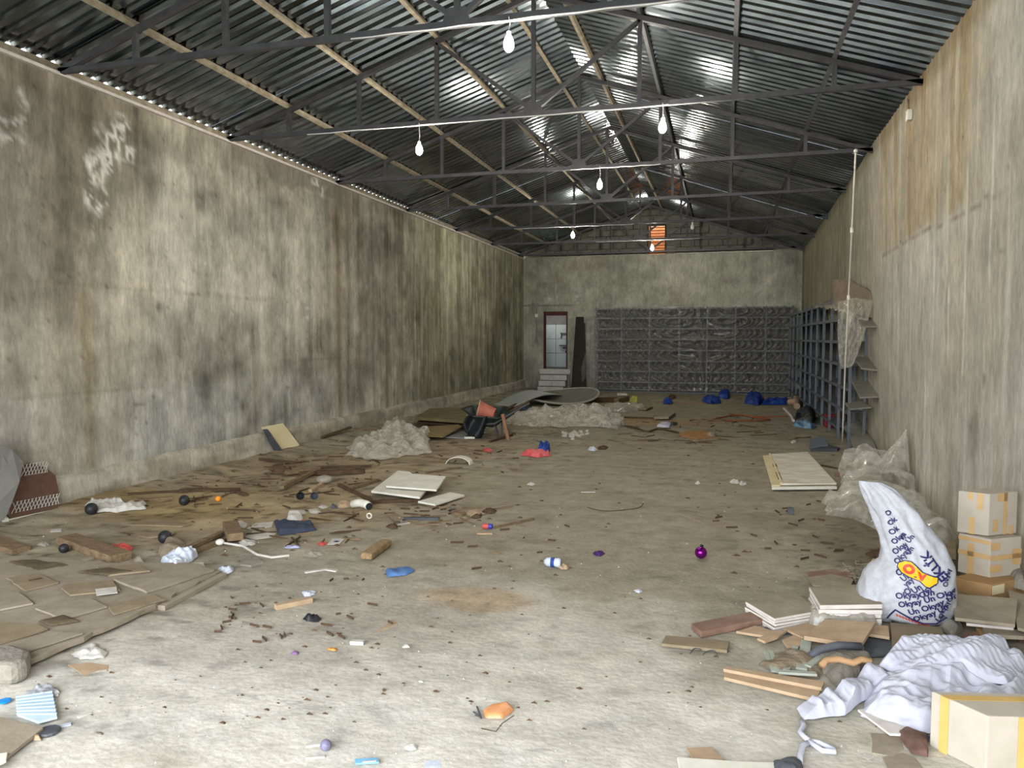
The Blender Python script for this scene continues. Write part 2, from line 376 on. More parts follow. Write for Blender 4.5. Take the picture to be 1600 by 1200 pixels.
o = MB().box((XL - .17, YB / 2, HW / 2 - .06), (.26, YB + 2.4, HW)).build('wall_left', m_conc); tag(o, kind='structure')
# plinth along the left wall
U, V_ = np.meshgrid(np.linspace(-1.1, YB, 400), np.linspace(0, 1, 12))
hp = .33 + (fbm(U * 1.1, U * 0, 44, 3) - .5) * .05
pz = V_ * hp - .03; out_ = np.where(V_ > .93, 0, .05 + (fbm(U * 3, V_ * 3, 12, 3) - .5) * .03 + .03 * (1 - V_))
pc, *_ = base_wall(U, V_, (.38, .35, .285), 160, .2, .9)
lt = sst(5.2, 5.3, U) * sst(6.75, 6.66, U) * sst(.1, .2, V_) * sst(.4, .5, fbm(U * 3, V_ * 3, 18, 3)); pc = mixc(pc, lt * .75, (.47, .44, .37))
gridmesh('baseboard_left', XL + out_, U, pz, m_plaster, col=pc, flip=True, kind='structure')

# right wall: not quite straight, leaning in a little at the top
def rw(y, z):
    xb = np.interp(y, [-2, 5, 8, 11.5, 15, 23], [1.80, 1.83, 1.88, 2.06, 2.10, 2.14]); xt = np.interp(y, [-2, 5, 8, 11, 15, 19, 23], [1.78, 1.80, 1.83, 1.87, 1.97, 2.07, 2.13])
    return xb + (xt - xb) * np.clip(z / HW, 0, 1)
U, V_ = np.meshgrid(np.linspace(-1.1, YB + .1, 640), np.linspace(-.1, HW + .14, 120))
col, s1, s2, b1, b2 = base_wall(U, V_, (.45, .43, .375), 300, .42, .3)
tan = sst(2.62, 2.72, V_ + (b2 - .5) * .16) * sst(5.9, 6.6, U) * sst(10.9, 10.2, U); col = mul(col, tan * .6, (.86, .78, .64)); col = mul(col, tan * sst(.5, .62, s1) * .8, (.84, .74, .58))
col = mul(col, sst(7.4, 7.6, U) * sst(9.2, 9.0, U) * sst(2.55, 2.75, V_) * .5, (.82, .72, .58))
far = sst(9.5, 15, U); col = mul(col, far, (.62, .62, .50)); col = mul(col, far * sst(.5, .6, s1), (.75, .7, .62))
col = mul(col, sst(.56, .66, s1) * .5, (.84, .80, .74)); col = mixc(col, sst(.66, .8, s2) * .28, (.62, .61, .57))
col = mul(col, gau(V_ + (b2 - .5) * .12 - (U - 8) * .01, 2.62, .012) * sst(5.8, 6.2, U) * sst(10.6, 10.3, U) * .7, (.4, .36, .3))
for yc, zt, zb, wd in ((6.75, 2.9, 1.2, .012), (7.86, 2.3, .9, .012), (7.2, 2.0, 1.3, .010), (6.15, 3.2, 1.9, .012)):
    col = mixc(col, gau(U, yc, wd) * sst(zb, zb + .2, V_) * sst(zt + .1, zt, V_) * .6, (.75, .75, .72))
for yc, zc, r in ((6.4, .85, .16), (6.2, 1.3, .05), (5.9, 2.2, .03), (7.4, 2.9, .03), (6.9, 3.2, .02), (5.8, 2.75, .03), (6.05, 3.4, .02), (8.6, .25, .35), (8.9, 3.5, .03)):
    dd = np.sqrt((U - yc) ** 2 + (V_ - zc) ** 2) / r + (fbm(U * 9, V_ * 6, 88, 3) - .5) * 1.2
    col = mul(col, (1 - sst(.4, 1.2, dd)) * .7, (.5, .48, .43))
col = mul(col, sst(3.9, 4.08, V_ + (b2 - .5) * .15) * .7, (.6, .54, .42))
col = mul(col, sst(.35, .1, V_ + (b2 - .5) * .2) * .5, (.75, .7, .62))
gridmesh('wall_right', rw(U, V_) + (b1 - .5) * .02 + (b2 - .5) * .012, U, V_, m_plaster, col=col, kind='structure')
o = MB().box((2.34, YB / 2, HW / 2 - .06), (.26, YB + 2.4, HW)).build('wall_right', m_conc); tag(o, kind='structure')

# back wall with the door opening and the gable window opening
XRG = -2.05; RISE = .325
def roof_z(x): return HW + (RISE * (x - XL) if x < XRG else RISE * (XRG - XL) - .335 * (x - XRG))
DX0, DX1, DZ0, DZ1 = -5.40, -4.64, .63, 2.42
xs = sorted(set(np.round(np.concatenate([np.linspace(XL - .1, 2.3, 200), [DX0, DX1]]), 4))); zs = sorted(set(np.round(np.concatenate([np.linspace(-.1, HW, 100), [DZ0, DZ1]]), 4)))
U, V_ = np.meshgrid(xs, zs)
col, s1, s2, b1, b2 = base_wall(U, V_, (.385, .39, .315), 500, .25, .7)
for xc, zc, rx, rz in ((-4.35, 2.95, .12, .3), (-5.2, 2.95, .1, .22), (1.15, 3.2, .35, .5)):
    if xc > 0: wv = gau(V_ - (U - xc) * 1.0 + (b2 - .5) * .5, zc, .05) * sst(xc - .35, xc - .3, U) * sst(xc + .35, xc + .3, U) * .7
    else: wv = gau(U, xc, rx) * gau(V_, zc, rz) * sst(.56, .64, fbm(U * 9, V_ * 9, 71, 3))
    col = mixc(col, wv, (.62, .62, .55))
col = mul(col, sst(3.1, 2.3, V_) * sst(-3.9, -4.6, U) * .5, (.72, .74, .72)); col = mul(col, gau(V_ + (b2 - .5) * .1, 2.62, .02) * sst(-4.3, -4.6, U) * .8, (.3, .3, .3))
col = mul(col, gau(U, -5.9, .25) * gau(V_, .5, .5) * .8, (.55, .55, .5)); col = mul(col, gau(U, -5.75, .015) * sst(2.6, 2.5, V_) * .7, (.4, .4, .4))
cx_ = (U[:-1, :-1] + U[1:, 1:]) / 2; cz_ = (V_[:-1, :-1] + V_[1:, 1:]) / 2
gridmesh('wall_back', U, YB + (b2 - .5) * .02, V_, m_plaster, col=col, skip=(cx_ > DX0) & (cx_ < DX1) & (cz_ > DZ0) & (cz_ < DZ1), kind='structure')
# gable of grey blocks in courses
gb = bpy.data.objects.new('wall_back', None); C.objects.link(gb); gb.location = (XRG, YB, HW); gb['kind'] = 'structure'
WX0, WX1, WZ0, WZ1 = -2.21, -1.70, 4.13, 4.95
mb = MB()
def gslab(xa, xb_, zlo):
    n_ = 6
    for q_ in range(n_):
        a_ = xa + (xb_ - xa) * q_ / n_; b_ = xa + (xb_ - xa) * (q_ + 1) / n_
        za_, zb_ = (roof_z(a_) + .15 if zlo < 5 else 0), (roof_z(b_) + .15)
        V = [(x_, y_, z_) for y_ in (YB + .07, YB + .27) for x_, z_ in ((a_, zlo), (b_, zlo), (b_, zb_), (a_, za_))]
        mb.add(V, [(0, 1, 2, 3), (7, 6, 5, 4), (0, 4, 5, 1), (1, 5, 6, 2), (2, 6, 7, 3), (3, 7, 4, 0)])
gslab(XL - .25, WX0, HW - .02); gslab(WX1, 2.3, HW - .02); gslab(WX0, WX1, WZ1)
mb.build('mortar_backing', m_block, gb)
blk = None; rnd = random.Random(5)
for r in range(8):
    z = HW + .10 + r * .19
    x = XL + (.2 if r % 2 else 0)
    while x < 2.1:
        if z + .09 < min(roof_z(x - .19), roof_z(x + .19)) + .12 and not (WX0 - .19 < x < WX1 + .19 and WZ0 - .1 < z < WZ1 + .09):
            if blk is None: blk = MB().box((x, YB + .03, z), (.385, .10, .175)).build('block', m_block, gb, bevel=.008); x0, z0 = x, z
            else: dup(blk, gb, (x - x0, rnd.uniform(-.008, .008), z - z0))
        x += .4
# front wall with the wide doorway the camera looks in through
mb = MB()
for xa, xb_, za, zb in ((-6.2, -5.6, 0, 5.7), (1.4, 2.4, 0, 5.7), (-5.6, 1.4, 3.9, 5.7)): mb.box(((xa + xb_) / 2, -1.15, (za + zb) / 2), (xb_ - xa, .25, zb - za))
o = mb.build('wall_front', m_conc); tag(o, kind='structure')

# ------------------------------------------------------------------ roof: corrugated sheets on both slopes
roof = bpy.data.objects.new('ceiling', None); C.objects.link(roof); roof.location = (XRG, 11, HW); roof['kind'] = 'structure'
PIT = .155
def sheet(side, nrib, m):
    """local: x along the slope direction from the eave, y along the hall"""
    prof = []
    for k in range(nrib):
        y = k * PIT
        prof += [(y, 0), (y + .062, 0), (y + .080, .034), (y + .132, .034), (y + .150, 0)]
    prof.append((nrib * PIT + .01, 0))
    xe = (XL - .045 if side < 0 else 2.16)
    nx = 5; v = []; f = []
    for i in range(nx):
        x = xe + (XRG - xe) * i / (nx - 1)
        zz = roof_z(x) + .085
        for (y, h) in prof: v.append((x, y, zz + h))
    n = len(prof)
    for i in range(nx - 1):
        for j in range(n - 1): f.append((i * n + j, i * n + j + 1, (i + 1) * n + j + 1, (i + 1) * n + j))
    me = bpy.data.meshes.new('roof_sheet'); me.from_pydata([(a - XRG, b - 11, c - HW) for a, b, c in v], [], f); me.materials.append(m)
    return me
rnd = random.Random(3)
shs = {}
for side in (-1, 1):
    for i in range(28):
        key = (side, rnd.random() < .35)
        if key not in shs: shs[key] = sheet(side, 6, m_zinc_d if key[1] else m_zinc)
        s = bpy.data.objects.new('roof_sheet', shs[key]); C.objects.link(s); s.parent = roof
        s.location = (0, -1.3 + i * 6 * PIT, rnd.uniform(0, .004))
mb = MB(); mb.add([(XRG - .22, -1.3, roof_z(XRG) + .075), (XRG, -1.3, roof_z(XRG) + .16), (XRG + .22, -1.3, roof_z(XRG) + .075), (XRG - .22, YB + .3, roof_z(XRG) + .075), (XRG, YB + .3, roof_z(XRG) + .16), (XRG + .22, YB + .3, roof_z(XRG) + .075)], [(0, 3, 4, 1), (1, 4, 5, 2)])
mb.build('ridge_cap', m_zinc_d, roof, solid=.003)
# wall plates under the eaves
o = MB().beam((XL - .02, -1, HW + .035), (XL - .02, YB, HW + .035), .05, .07).build('trim_1', m_rust); tag(o, kind='structure')
o = MB().beam((XL + .01, -1, HW - .02), (XL + .01, YB, HW - .02), .07, .03).build('trim_2', m_edge); tag(o, kind='structure')
# purlins
PX = [-5.17, -4.22, -3.23, -2.36, -1.76, -.91, .08, 1.03]
for i, x in enumerate(PX):
    z = roof_z(x) + .055
    mb = MB().beam((x, -1, z), (x, YB, z), .045, .05, up=(RISE if x > XRG else -RISE, 0, 1))
    side = ['first purlin in from the left wall', 'second purlin in from the left wall', 'third purlin in from the left wall', 'purlin just left of the ridge', 'purlin just right of the ridge', 'third purlin in from the right wall', 'second purlin in from the right wall', 'first purlin in from the right wall'][i]
    tag(mb.build('purlin', m_rust if x < -1 else m_steel), ('rusty' if x < -1 else 'dark grey') + ' steel ' + side + ', under the corrugated sheets', 'purlin', 'purlins under the roof')

# ------------------------------------------------------------------ trusses
TY = [5.8, 8.3, 11.05, 13.8, 16.6, 19.4, 22.15]
ordn = ['nearest the camera', 'second from the camera', 'third from the camera', 'fourth from the camera', 'fifth from the camera', 'sixth from the camera', 'last before the back gable wall']
def truss(y, k):
    t = thing('roof_truss', 'grey steel roof truss, ' + ordn[k], 'roof truss', (XRG, y, HW), 'steel trusses across the hall')
    xr = float(rw(y, HW)) + .04; xl = XL + .02; zb = HW + .005
    zt = lambda x: roof_z(x) - .0
    MB().beam((xl, y, zb), (xr, y, zb), .05, .05).build('bottom_chord', m_steel, t)
    MB().beam((xl, y, zt(xl) + .0), (XRG, y, zt(XRG)), .05, .05).build('top_chord', m_steel, t)
    MB().beam((XRG, y, zt(XRG)), (xr, y, zt(xr)), .05, .05).build('top_chord', m_steel, t)
    for x in (-5.17, -4.22, -3.23, -2.08, -.91, .08, 1.03):
        MB().beam((x, y, zb), (x, y, zt(x)), .045, .045).build('post', m_steel, t)
    for x in (-3.23, -.91):
        MB().beam((-2.08, y, zb + .03), (x, y, zt(x) - .02), .04, .045, up=(0, 1, 0)).build('diagonal', m_steel, t)
    MB().add([(-2.2, y - .028, zb), (-1.96, y - .028, zb), (-2.0, y - .028, zb + .12), (-2.16, y - .028, zb + .12)], [(0, 1, 2, 3)]).build('gusset_plate', m_steel, t, solid=.006)
    return t
for k, y in enumerate(TY): truss(y, k)

# ------------------------------------------------------------------ bulbs on white cable
def bulb(px, py, y, lab, lit=True, cable=None):
    p = Yp(px, py, y - .035)
    t = thing('light_bulb', lab, 'light bulb', (p.x, p.y, p.z), 'bulbs hanging from the trusses')
    prof = [(a_ * 1.15, b_ * 1.15) for a_, b_ in [(.012, .065), (.018, .055), (.028, .035), (.034, .01), (.034, -.01), (.027, -.032), (.014, -.045), (.001, -.049)]]
    MB().lathe(prof[::-1], p, n=14).build('glass_bulb', m_bulb if lit else m_bulb_off, t, smooth=True)
    MB().lathe([(.015, .07), (.017, .072), (.017, .10), (.006, .11)], p, n=12).build('lamp_holder', m_white, t)
    MB().tube([(p.x, p.y, p.z + .1), (p.x + .008, p.y, p.z + .16), (p.x, p.y, HW + .0)], .004, 6).build('cord', m_wire, t)
    if cable:
        xa, xb_ = cable; n = 14
        pts = [(xa + (xb_ - xa) * i / n, y - .032, HW - .025 - .004 * math.sin(i * 2.1)) for i in range(n + 1)]
        c = MB().tube(pts, .006, 6).build('white_cable', m_wire); tag(c, 'white cable strung along the chord of the truss ' + lab.split('truss ')[-1].strip(), 'cable')
bulb(795, 70, 5.8, 'lit bulb hanging alone from the truss nearest the camera', cable=(-3.0, -.3))
bulb(655, 235, 8.3, 'lit bulb hanging left of centre from the truss second from the camera', cable=(-4.9, -.6))
bulb(1035, 200, 8.3, 'lit bulb hanging right of centre below the truss second from the front')
bulb(937, 290, 11.05, 'lit bulb hanging from the truss third from the camera', cable=(-2.2, -.9))
bulb(895, 368, 16.6, 'lit bulb hanging left from the truss fifth from the camera', cable=(-4.6, -1.9))
bulb(1019, 388, 19.4, 'lit bulb in front of the gable window on the truss sixth from the camera', cable=(-3.2, -.6))
bulb(1082, 355, 16.6, 'unlit bulb hanging right of the gable window', lit=False)

# ------------------------------------------------------------------ gable window with slats, brickwork outside
wn = bpy.data.objects.new('window_1', None); C.objects.link(wn); wn.location = (WX0, YB, WZ0); wn['kind'] = 'structure'
mb = MB()
for a, b in (((WX0, WZ0), (WX0, WZ1)), ((WX1, WZ0), (WX1, WZ1)), ((WX0, WZ0), (WX1, WZ0)), ((WX0, WZ1), (WX1, WZ1))):
    mb.beam((a[0], YB + .02, a[1]), (b[0], YB + .02, b[1]), .04, .03)
mb.build('window_frame', m_darkwood, wn)
for i in range(9):
    z = WZ0 + .06 + i * .088
    MB().box(((WX0 + WX1) / 2, YB + .12, z), (WX1 - WX0, .05, .012), Matrix.Rotation(.5, 3, 'X')).build('slat', m_outbrick, wn)
nb = thing('neighbouring_building', 'orange brick building seen through the gable window', 'building', (-2, 25, 0))
MB().box((-2, 25.2, 3.2), (5, .4, 6.4)).build('brick_wall', m_outbrick, nb)
MB().box((-2, 25.0, 6.45), (5.2, .9, .1)).build('eaves_slab', m_conc, nb)

# ------------------------------------------------------------------ back room behind the raised door opening
m_dim = mat('back_room_plaster', (96, 94, 92), (112, 110, 108), 3, rough=.9)
mb = MB(); x0, x1, y1 = DX0 - .35, DX1 + .6, YB + 1.5
mb.box(((x0 + x1) / 2, (YB + y1) / 2 + .21, DZ0 - .05), (x1 - x0, y1 - YB + .3, .08)); mb.box(((x0 + x1) / 2, (YB + y1) / 2 + .21, 2.6), (x1 - x0, y1 - YB + .3, .08))
mb.box((x0, (YB + y1) / 2 + .21, 1.6), (.08, y1 - YB + .3, 2.1)); mb.box((x1, (YB + y1) / 2 + .21, 1.6), (.08, y1 - YB + .3, 2.1)); mb.box(((x0 + x1) / 2, y1 + .05, 1.6), (x1 - x0, .08, 2.1))
o = mb.build('wall_back_room', m_dim); tag(o, kind='structure')
tw = bpy.data.objects.new('trim_3', None); C.objects.link(tw); tw.location = (-5, y1, DZ0); tw['kind'] = 'structure'
tile0 = None
for i in range(4):
    for j in range(3):
        x = x0 + .2 + i * .43; z = DZ0 + .24 + j * .47
        if tile0 is None: tile0 = MB().box((x, y1 - .01, z), (.42, .03, .46)).build('wall_tile', m_gtile, tw, bevel=.003); tx, tz = x, z
        else: dup(tile0, tw, (x - tx, 0, z - tz))
o = MB().box((DX0 + .42, y1 - .05, 1.75), (.3, .05, .04)).box((DX0 + .42, y1 - .05, 1.71), (.3, .03, .01)); tag(o.build('towel_rail', m_dgrey), 'dark rail shelf fixed to the tiled wall of the back room, the upper one', 'shelf')
o = MB().box((DX0 + .42, y1 - .09, 1.36), (.44, .14, .03)).box((DX0 + .5, y1 - .08, 1.28), (.36, .03, .06)).tube([(DX0 + .6, y1 - .08, 1.36), (DX0 + .6, y1 - .08, 1.5)], .012).ball((DX0 + .6, y1 - .09, 1.5), .03, 8, 6)
tag(o.build('wall_shelf', m_dgrey), 'dark wall shelf with tap in the tiled back room', 'shelf')
o = MB().tube([(DX0 + .4, y1 - .1, 1.15), (DX0 + .55, y1 - .12, 1.08), (DX0 + .62, y1 - .1, 1.0)], .02).ball((DX0 + .44, y1 - .1, 1.16), .035, 8, 6).ball((DX0 + .64, y1 - .1, .98), .04, 8, 6).tube([(DX0 + .5, y1 - .1, 1.02), (DX0 + .7, y1 - .1, 1.12)], .015)
tag(o.build('plumbing_pipe', m_black), 'tangle of dark pipes low on the back room wall', 'pipe')
o = MB().tube([(DX0 + .25, y1 - .06, 1.6), (DX0 + .27, y1 - .08, 1.7), (DX0 + .24, y1 - .06, 1.78)], .015)
tag(o.build('wall_hook', m_black), 'small black hook on the back room tiles', 'hook')
dr = bpy.data.objects.new('door_1', None); C.objects.link(dr); dr.location = (DX0, YB, DZ0); dr['kind'] = 'structure'
m_jamb = mat('dark_red_door_frame', (66, 34, 30), (84, 44, 38), 8, rough=.7)
for a, b in (((DX0 + .02, DZ0), (DX0 + .02, DZ1)), ((DX1 - .02, DZ0), (DX1 - .02, DZ1)), ((DX0, DZ1 - .02), (DX1, DZ1 - .02))):
    MB().beam((a[0], YB + .08, a[1]), (b[0], YB + .08, b[1]), .04, .2).build('jamb', m_jamb, dr)
MB().box((DX1 - .06, YB + .45, 1.5), (.04, .7, 1.75), Matrix.Rotation(.12, 3, 'Z')).build('door_leaf', m_jamb, dr, bevel=.005)
bl = bpy.data.lights.new('back_room_fill', 'POINT'); bl.energy = 26; bl.shadow_soft_size = .08; bl.color = (1, .97, .92)  # added unseen fill light that brightens the back room
blo = bpy.data.objects.new('back_room_fill', bl); C.objects.link(blo); blo.location = (x0 + .3, YB + .6, 2.4)
st = thing('tiled_steps', 'white tiled steps climbing to the raised doorway', 'steps', (-5, 22.5, 0))
for i, (w_, zt_) in enumerate(((.98, .64), (.84, .46), (.84, .29), (.80, .12))):
    y0 = 22.74 - i * .17; hgt = .155; xc = -5.0 - .01 * i
    MB().box((xc, (y0 + 22.86) / 2, zt_ - .01), (w_ - .02, 22.86 - y0, .02)).box((xc, (y0 + 22.86) / 2 + .01, zt_ / 2 - .01), (w_ - .06, 22.84 - y0 - .04, zt_ - .03)).build('step', m_conc, st)
    for q in (-1, 1): MB().box((xc + q * w_ / 4, y0, zt_ - .075), (w_ / 2 - .006, .02, hgt)).build('riser_tile', m_tile, st, bevel=.003)
cd = thing('light_switch', 'light switch with conduit beside the raised doorway', 'switch', (-5.62, YB - .02, 1.5))
MB().tube([(-5.62, YB - .02, 1.55), (-5.62, YB - .02, 2.3), (-5.62, YB - .02, 2.62)], .012, 6).build('conduit', m_conc, cd)
MB().box((-5.62, YB - .03, 2.30), (.1, .05, .1)).build('junction_box', m_white, cd, bevel=.005)
MB().box((-5.64, YB - .03, 1.5), (.09, .04, .09)).build('switch_plate', m_conc, cd, bevel=.005)
# dark boards leaning beside the rack
a = G(900, 617); b = G(917, 617)
for k, (dx, tp) in enumerate(((0, 2.25), (.10, 2.05))):
    o = MB().add([(-4.42 + dx, 22.35 - .1 * k, .0), (-4.02 + dx, 22.30 - .1 * k, .0), (-4.12 + dx * .5, 22.78 - .1 * k, tp), (-4.36 + dx, 22.8 - .1 * k, tp), (-4.42 + dx, 22.39 - .1 * k, .0), (-4.02 + dx, 22.34 - .1 * k, 0), (-4.12 + dx * .5, 22.82 - .1 * k, tp), (-4.36 + dx, 22.84 - .1 * k, tp)],
                 [(0, 1, 2, 3), (7, 6, 5, 4), (0, 4, 5, 1), (1, 5, 6, 2), (2, 6, 7, 3), (3, 7, 4, 0)])
    tag(o.build('leaning_board', mat('blackened_board', (38, 36, 32), (52, 46, 38), 8)), ['tall dark board leaning on the back wall between doorway and rack', 'shorter dark board leaning in front of the tall one by the rack'][k], 'board')
o = MB().tube([(-3.95, 22.25, 1.32), (-3.82, 22.1, .7), (-3.68, 21.95, .03)], .012, 6); tag(o.build('metal_rod', m_grey), 'thin pale rod leaning against the left end of the wrapped rack', 'rod')

# ------------------------------------------------------------------ racks
def rack(name, label, origin, dirv, depv, posts, depths, levels, dep, hts, skip=()):
    t = thing(name, label, 'rack', origin); O = Vector(origin); D = Vector(dirv); E = Vector(depv)
    for i, s in enumerate(posts):
        for k, q in enumerate((0, depths[i])):
            p = O + D * s + E * q
            if i == 0 and k == 0 or (s, q) not in rack.cache:
                o = MB().box(p + Vector((0, 0, hts[i] / 2)), (.04, .04, hts[i])).build('post', m_rack, t)
    for i in range(len(posts) - 1):
        for j, z in enumerate(levels):
            if (i, j) in skip: continue
            d0 = (depths[i] + depths[i + 1]) / 2
            c = O + D * ((posts[i] + posts[i + 1]) / 2) + E * (d0 / 2)
            L_ = posts[i + 1] - posts[i] - .005
            sx = L_ if abs(D.x) > .5 else d0; sy = d0 if abs(D.x) > .5 else L_
            mb = MB().box(c + Vector((0, 0, z)), (sx, sy, .008))
            e = c - E * (d0 / 2 + .018)
            mb.box(e + Vector((0, 0, z - .012)), (L_ if abs(D.x) > .5 else .006, .006 if abs(D.x) > .5 else L_, .045))
            mb.build('shelf', m_rack, t)
    return t
rack.cache = {}
lv = [.03, .31, .63, .94, 1.25, 1.57, 1.88, 2.19, 2.47]
ps = [0, .77, 1.58, 2.43, 3.21, 3.99, 4.81, 5.52]
rack('shelving_rack', 'grey steel rack along the back wall wrapped in plastic sheet', (-3.66, 22.28, 0), (1, 0, 0), (0, 1, 0), ps, [.5] * 8, lv, .5, [2.5] * 8)
rk = bpy.data.objects['shelving_rack']
MB().box((-.90, 22.80, 1.27), (5.5, .012, 2.4)).build('shade_panel', mat('dark_shade_sheet', (56, 56, 52), (74, 73, 66), 2, rough=.8), rk)  # added dark panel standing in for the shade between the shelves
# right rack: post positions measured towards the back
n = 11; ys = [11.8 + i * 1.03 for i in range(n)]
lv2 = [.19, .52, .86, 1.2, 1.55, 1.9, 2.22]
dps = [float(rw(y, 1)) - .03 - 1.79 for y in ys]
rack('shelving_rack', 'open blue-grey steel rack along the right wall, collapsing at its near end', (1.78, 11.8, 0), (0, 1, 0), (1, 0, 0), [y - 11.8 for y in ys], dps, lv2, .3,
     [1.93, 1.98] + [2.26] * (n - 2), skip={(0, 0), (0, 5), (0, 6), (1, 6)})
rk = bpy.data.objects['shelving_rack.001']
for yb_ in (14.4, 15.4, 16.4, 17.4, 18.5, 19.5, 20.5, 21.5): MB().box((float(rw(yb_, 1)) - .022, yb_, 1.2), (.008, 1.0, 2.0)).build('shade_panel', MATS['dark_shade_sheet'], rk)  # added dark panels, painted shade for the far bays
# shelves that slid out of the near end
def plate(px4, zs4, lab, m=m_rack, name='steel_shelf', t=.022):
    pts = []
    for (p, y) in zip(px4, zs4): pts.append(Yp(p[0], p[1], y))
    tag(MB().slab(pts, t).build(name, m, bevel=.003), lab, 'shelf')
m_shelfd = mat('dusty_shelf_plate', (112, 110, 100), (128, 126, 114), 8, rough=.8)
plate([(1336, 493), (1368, 493), (1385, 512), (1347, 512)], [11.8, 11.8, 10.9, 10.9], 'uppermost slid-out shelf plate tilting off the near end of the rack', m_shelfd)
plate([(1333, 559), (1363, 560), (1384, 582), (1345, 577)], [11.8, 11.8, 10.9, 10.9], 'middle slid-out shelf plate tilting off the near end of the rack', m_shelfd)
plate([(1330, 595), (1362, 598), (1382, 621), (1343, 623)], [11.8, 11.8, 10.8, 10.8], 'lowest tilted shelf plate off the near end of the rack, waist high', m_shelfd)
plate([(1320, 632), (1345, 628), (1362, 638), (1328, 641)], [11.9, 11.9, 11.3, 11.3], 'level shelf plate at knee height on the near end of the rack', m_shelfd)
pts = []
NN = 8; va = []; 
L0 = [(1318, 668, 12.3), (1326, 680, 11.9), (1333, 697, 11.4), (1340, 714, 10.9)]; R0 = [(1345, 655, 12.6), (1352, 672, 12.1), (1366, 692, 11.3), (1373, 712, 10.7)]
va = [Yp(*p) for p in L0] + [Yp(*p) for p in R0]
tag(MB().add(va, [(0, 1, 5, 4), (1, 2, 6, 5), (2, 3, 7, 6)]).build('steel_shelf', m_shelfd, solid=.02), 'sagging bottom shelf bent down to the floor at the near end of the rack', 'shelf')
# brown board leaning above the rack's near end, on the wall
va = [Yp(1301, 437, 12.2), Yp(1328, 436, 12.0), Yp(1342, 446, 11.7), Yp(1356, 452, 11.5), Yp(1370, 467, 11.2), Yp(1378, 500, 11.1), Yp(1345, 493, 11.5), Yp(1330, 488, 11.9), Yp(1304, 478, 12.3)]
m_bcard = mat('dusty_brown_hardboard', (104, 92, 76), (128, 116, 98), 7, rough=.9)
tag(MB().add(va, [tuple(range(9))]).build('hardboard_sheet', m_bcard, solid=.012), 'crooked brown hardboard leaning on the right wall atop the rack', 'board')

# ------------------------------------------------------------------ plastic films
def film_grid(name, P, nu, nv, m, lab, cat='plastic sheet', disp=None, group=None, solid=0, parent=None):
    """P: function (u, v) -> xyz arrays"""
    u, v = np.meshgrid(np.linspace(0, 1, nu), np.linspace(0, 1, nv)); X, Y, Z = P(u, v)
    cx, cyy, cz = X.mean(), Y.mean(), Z.min()
    o = gridmesh(name, X - cx, Y - cyy, Z - cz, m); o.location = (cx, cyy, cz)
    if solid: md = o.modifiers.new('t', 'SOLIDIFY'); md.thickness = solid
    return tag(o, lab, cat, group)
def Pback(u, v):
    X = -3.70 + 5.55 * u; Z = .06 + 2.44 * v
    kk = 1.1 - 2.0 * sst(.3, .8, u); row = np.interp(Z, lv, np.arange(len(lv))) % 1
    sc_ = X + Z * kk * .6 + .16 * np.sin(row * np.pi) * kk + .2 * (fbm(X * 1.1, Z * 1.1, 47, 2) - .5)
    am = sst(.30, .62, fbm(sc_ * 1.6, Z * .8, 42, 2))
    wr = np.abs((sc_ * 6.5 + 2.2 * fbm(sc_ * 2, Z * .3, 41, 2)) % 1 * 2 - 1); wr2 = crump(X, Z, 44, 2.2, 5)
    Y = 22.232 - (.015 + .13 * am) * wr ** 3 - .014 * wr2 + .018 * np.sin(row * np.pi)
    return X, Y, Z + .015 * np.sin(X * 4) * v
film_grid('plastic_sheet', Pback, 700, 160, m_film_r, 'creased plastic sheet stretched over the front of the back rack')
def Pside(u, v):
    X = -4.05 + .37 * u + .22 * (1 - u) * (v - .5) * 2; X = np.minimum(X, -3.70); Z = .08 + 2.38 * v * (1 - .28 * (1 - u) ** 1.5) ; Y = 22.24 + .1 * (1 - u) + .03 * np.sin(u * 14 + v * 3)
    return X, Y, Z
film_grid('plastic_sheet', Pside, 30, 40, m_film_r, 'loose plastic flap at the left end of the back rack')
def Prt(u, v):      # over the right rack top, near bays
    Y = 11.5 + 4.2 * u; c_ = crump(u * 4.2, v * .8, 51, 2.2, 6)
    X = 1.745 + .25 * v ** 1.5 - .06 * c_ * (1 - v * .5); low = 2.02 + .25 * u - .30 * np.exp(-((u - .03) / .05) ** 2) - .12 * c_
    Z = low + (2.32 - low) * v
    return X, Y, Z
film_grid('plastic_sheet', Prt, 160, 30, m_film_d, 'dusty film lying over the top of the right-hand rack')
def Phang(u, v):
    wd = .40 * (1 - v) ** .7 + .13; c_ = crump(u * .5, v * 1.2, 52, 5, 6, 2, 0.)
    X = 1.76 + (u - .5) * wd * .8 - .09 * v; Y = 11.45 - (u - .5) * .25 - .10 * c_; Z = 2.16 - 1.0 * v - .10 * np.abs(u - .5) * (1 - v) + .05 * u * v
    return X, Y, Z
film_grid('plastic_sheet', Phang, 60, 80, film_mat('glossy_film', (176, 172, 158), .34, .10), 'shiny film tongue hanging at the near end of the right rack')

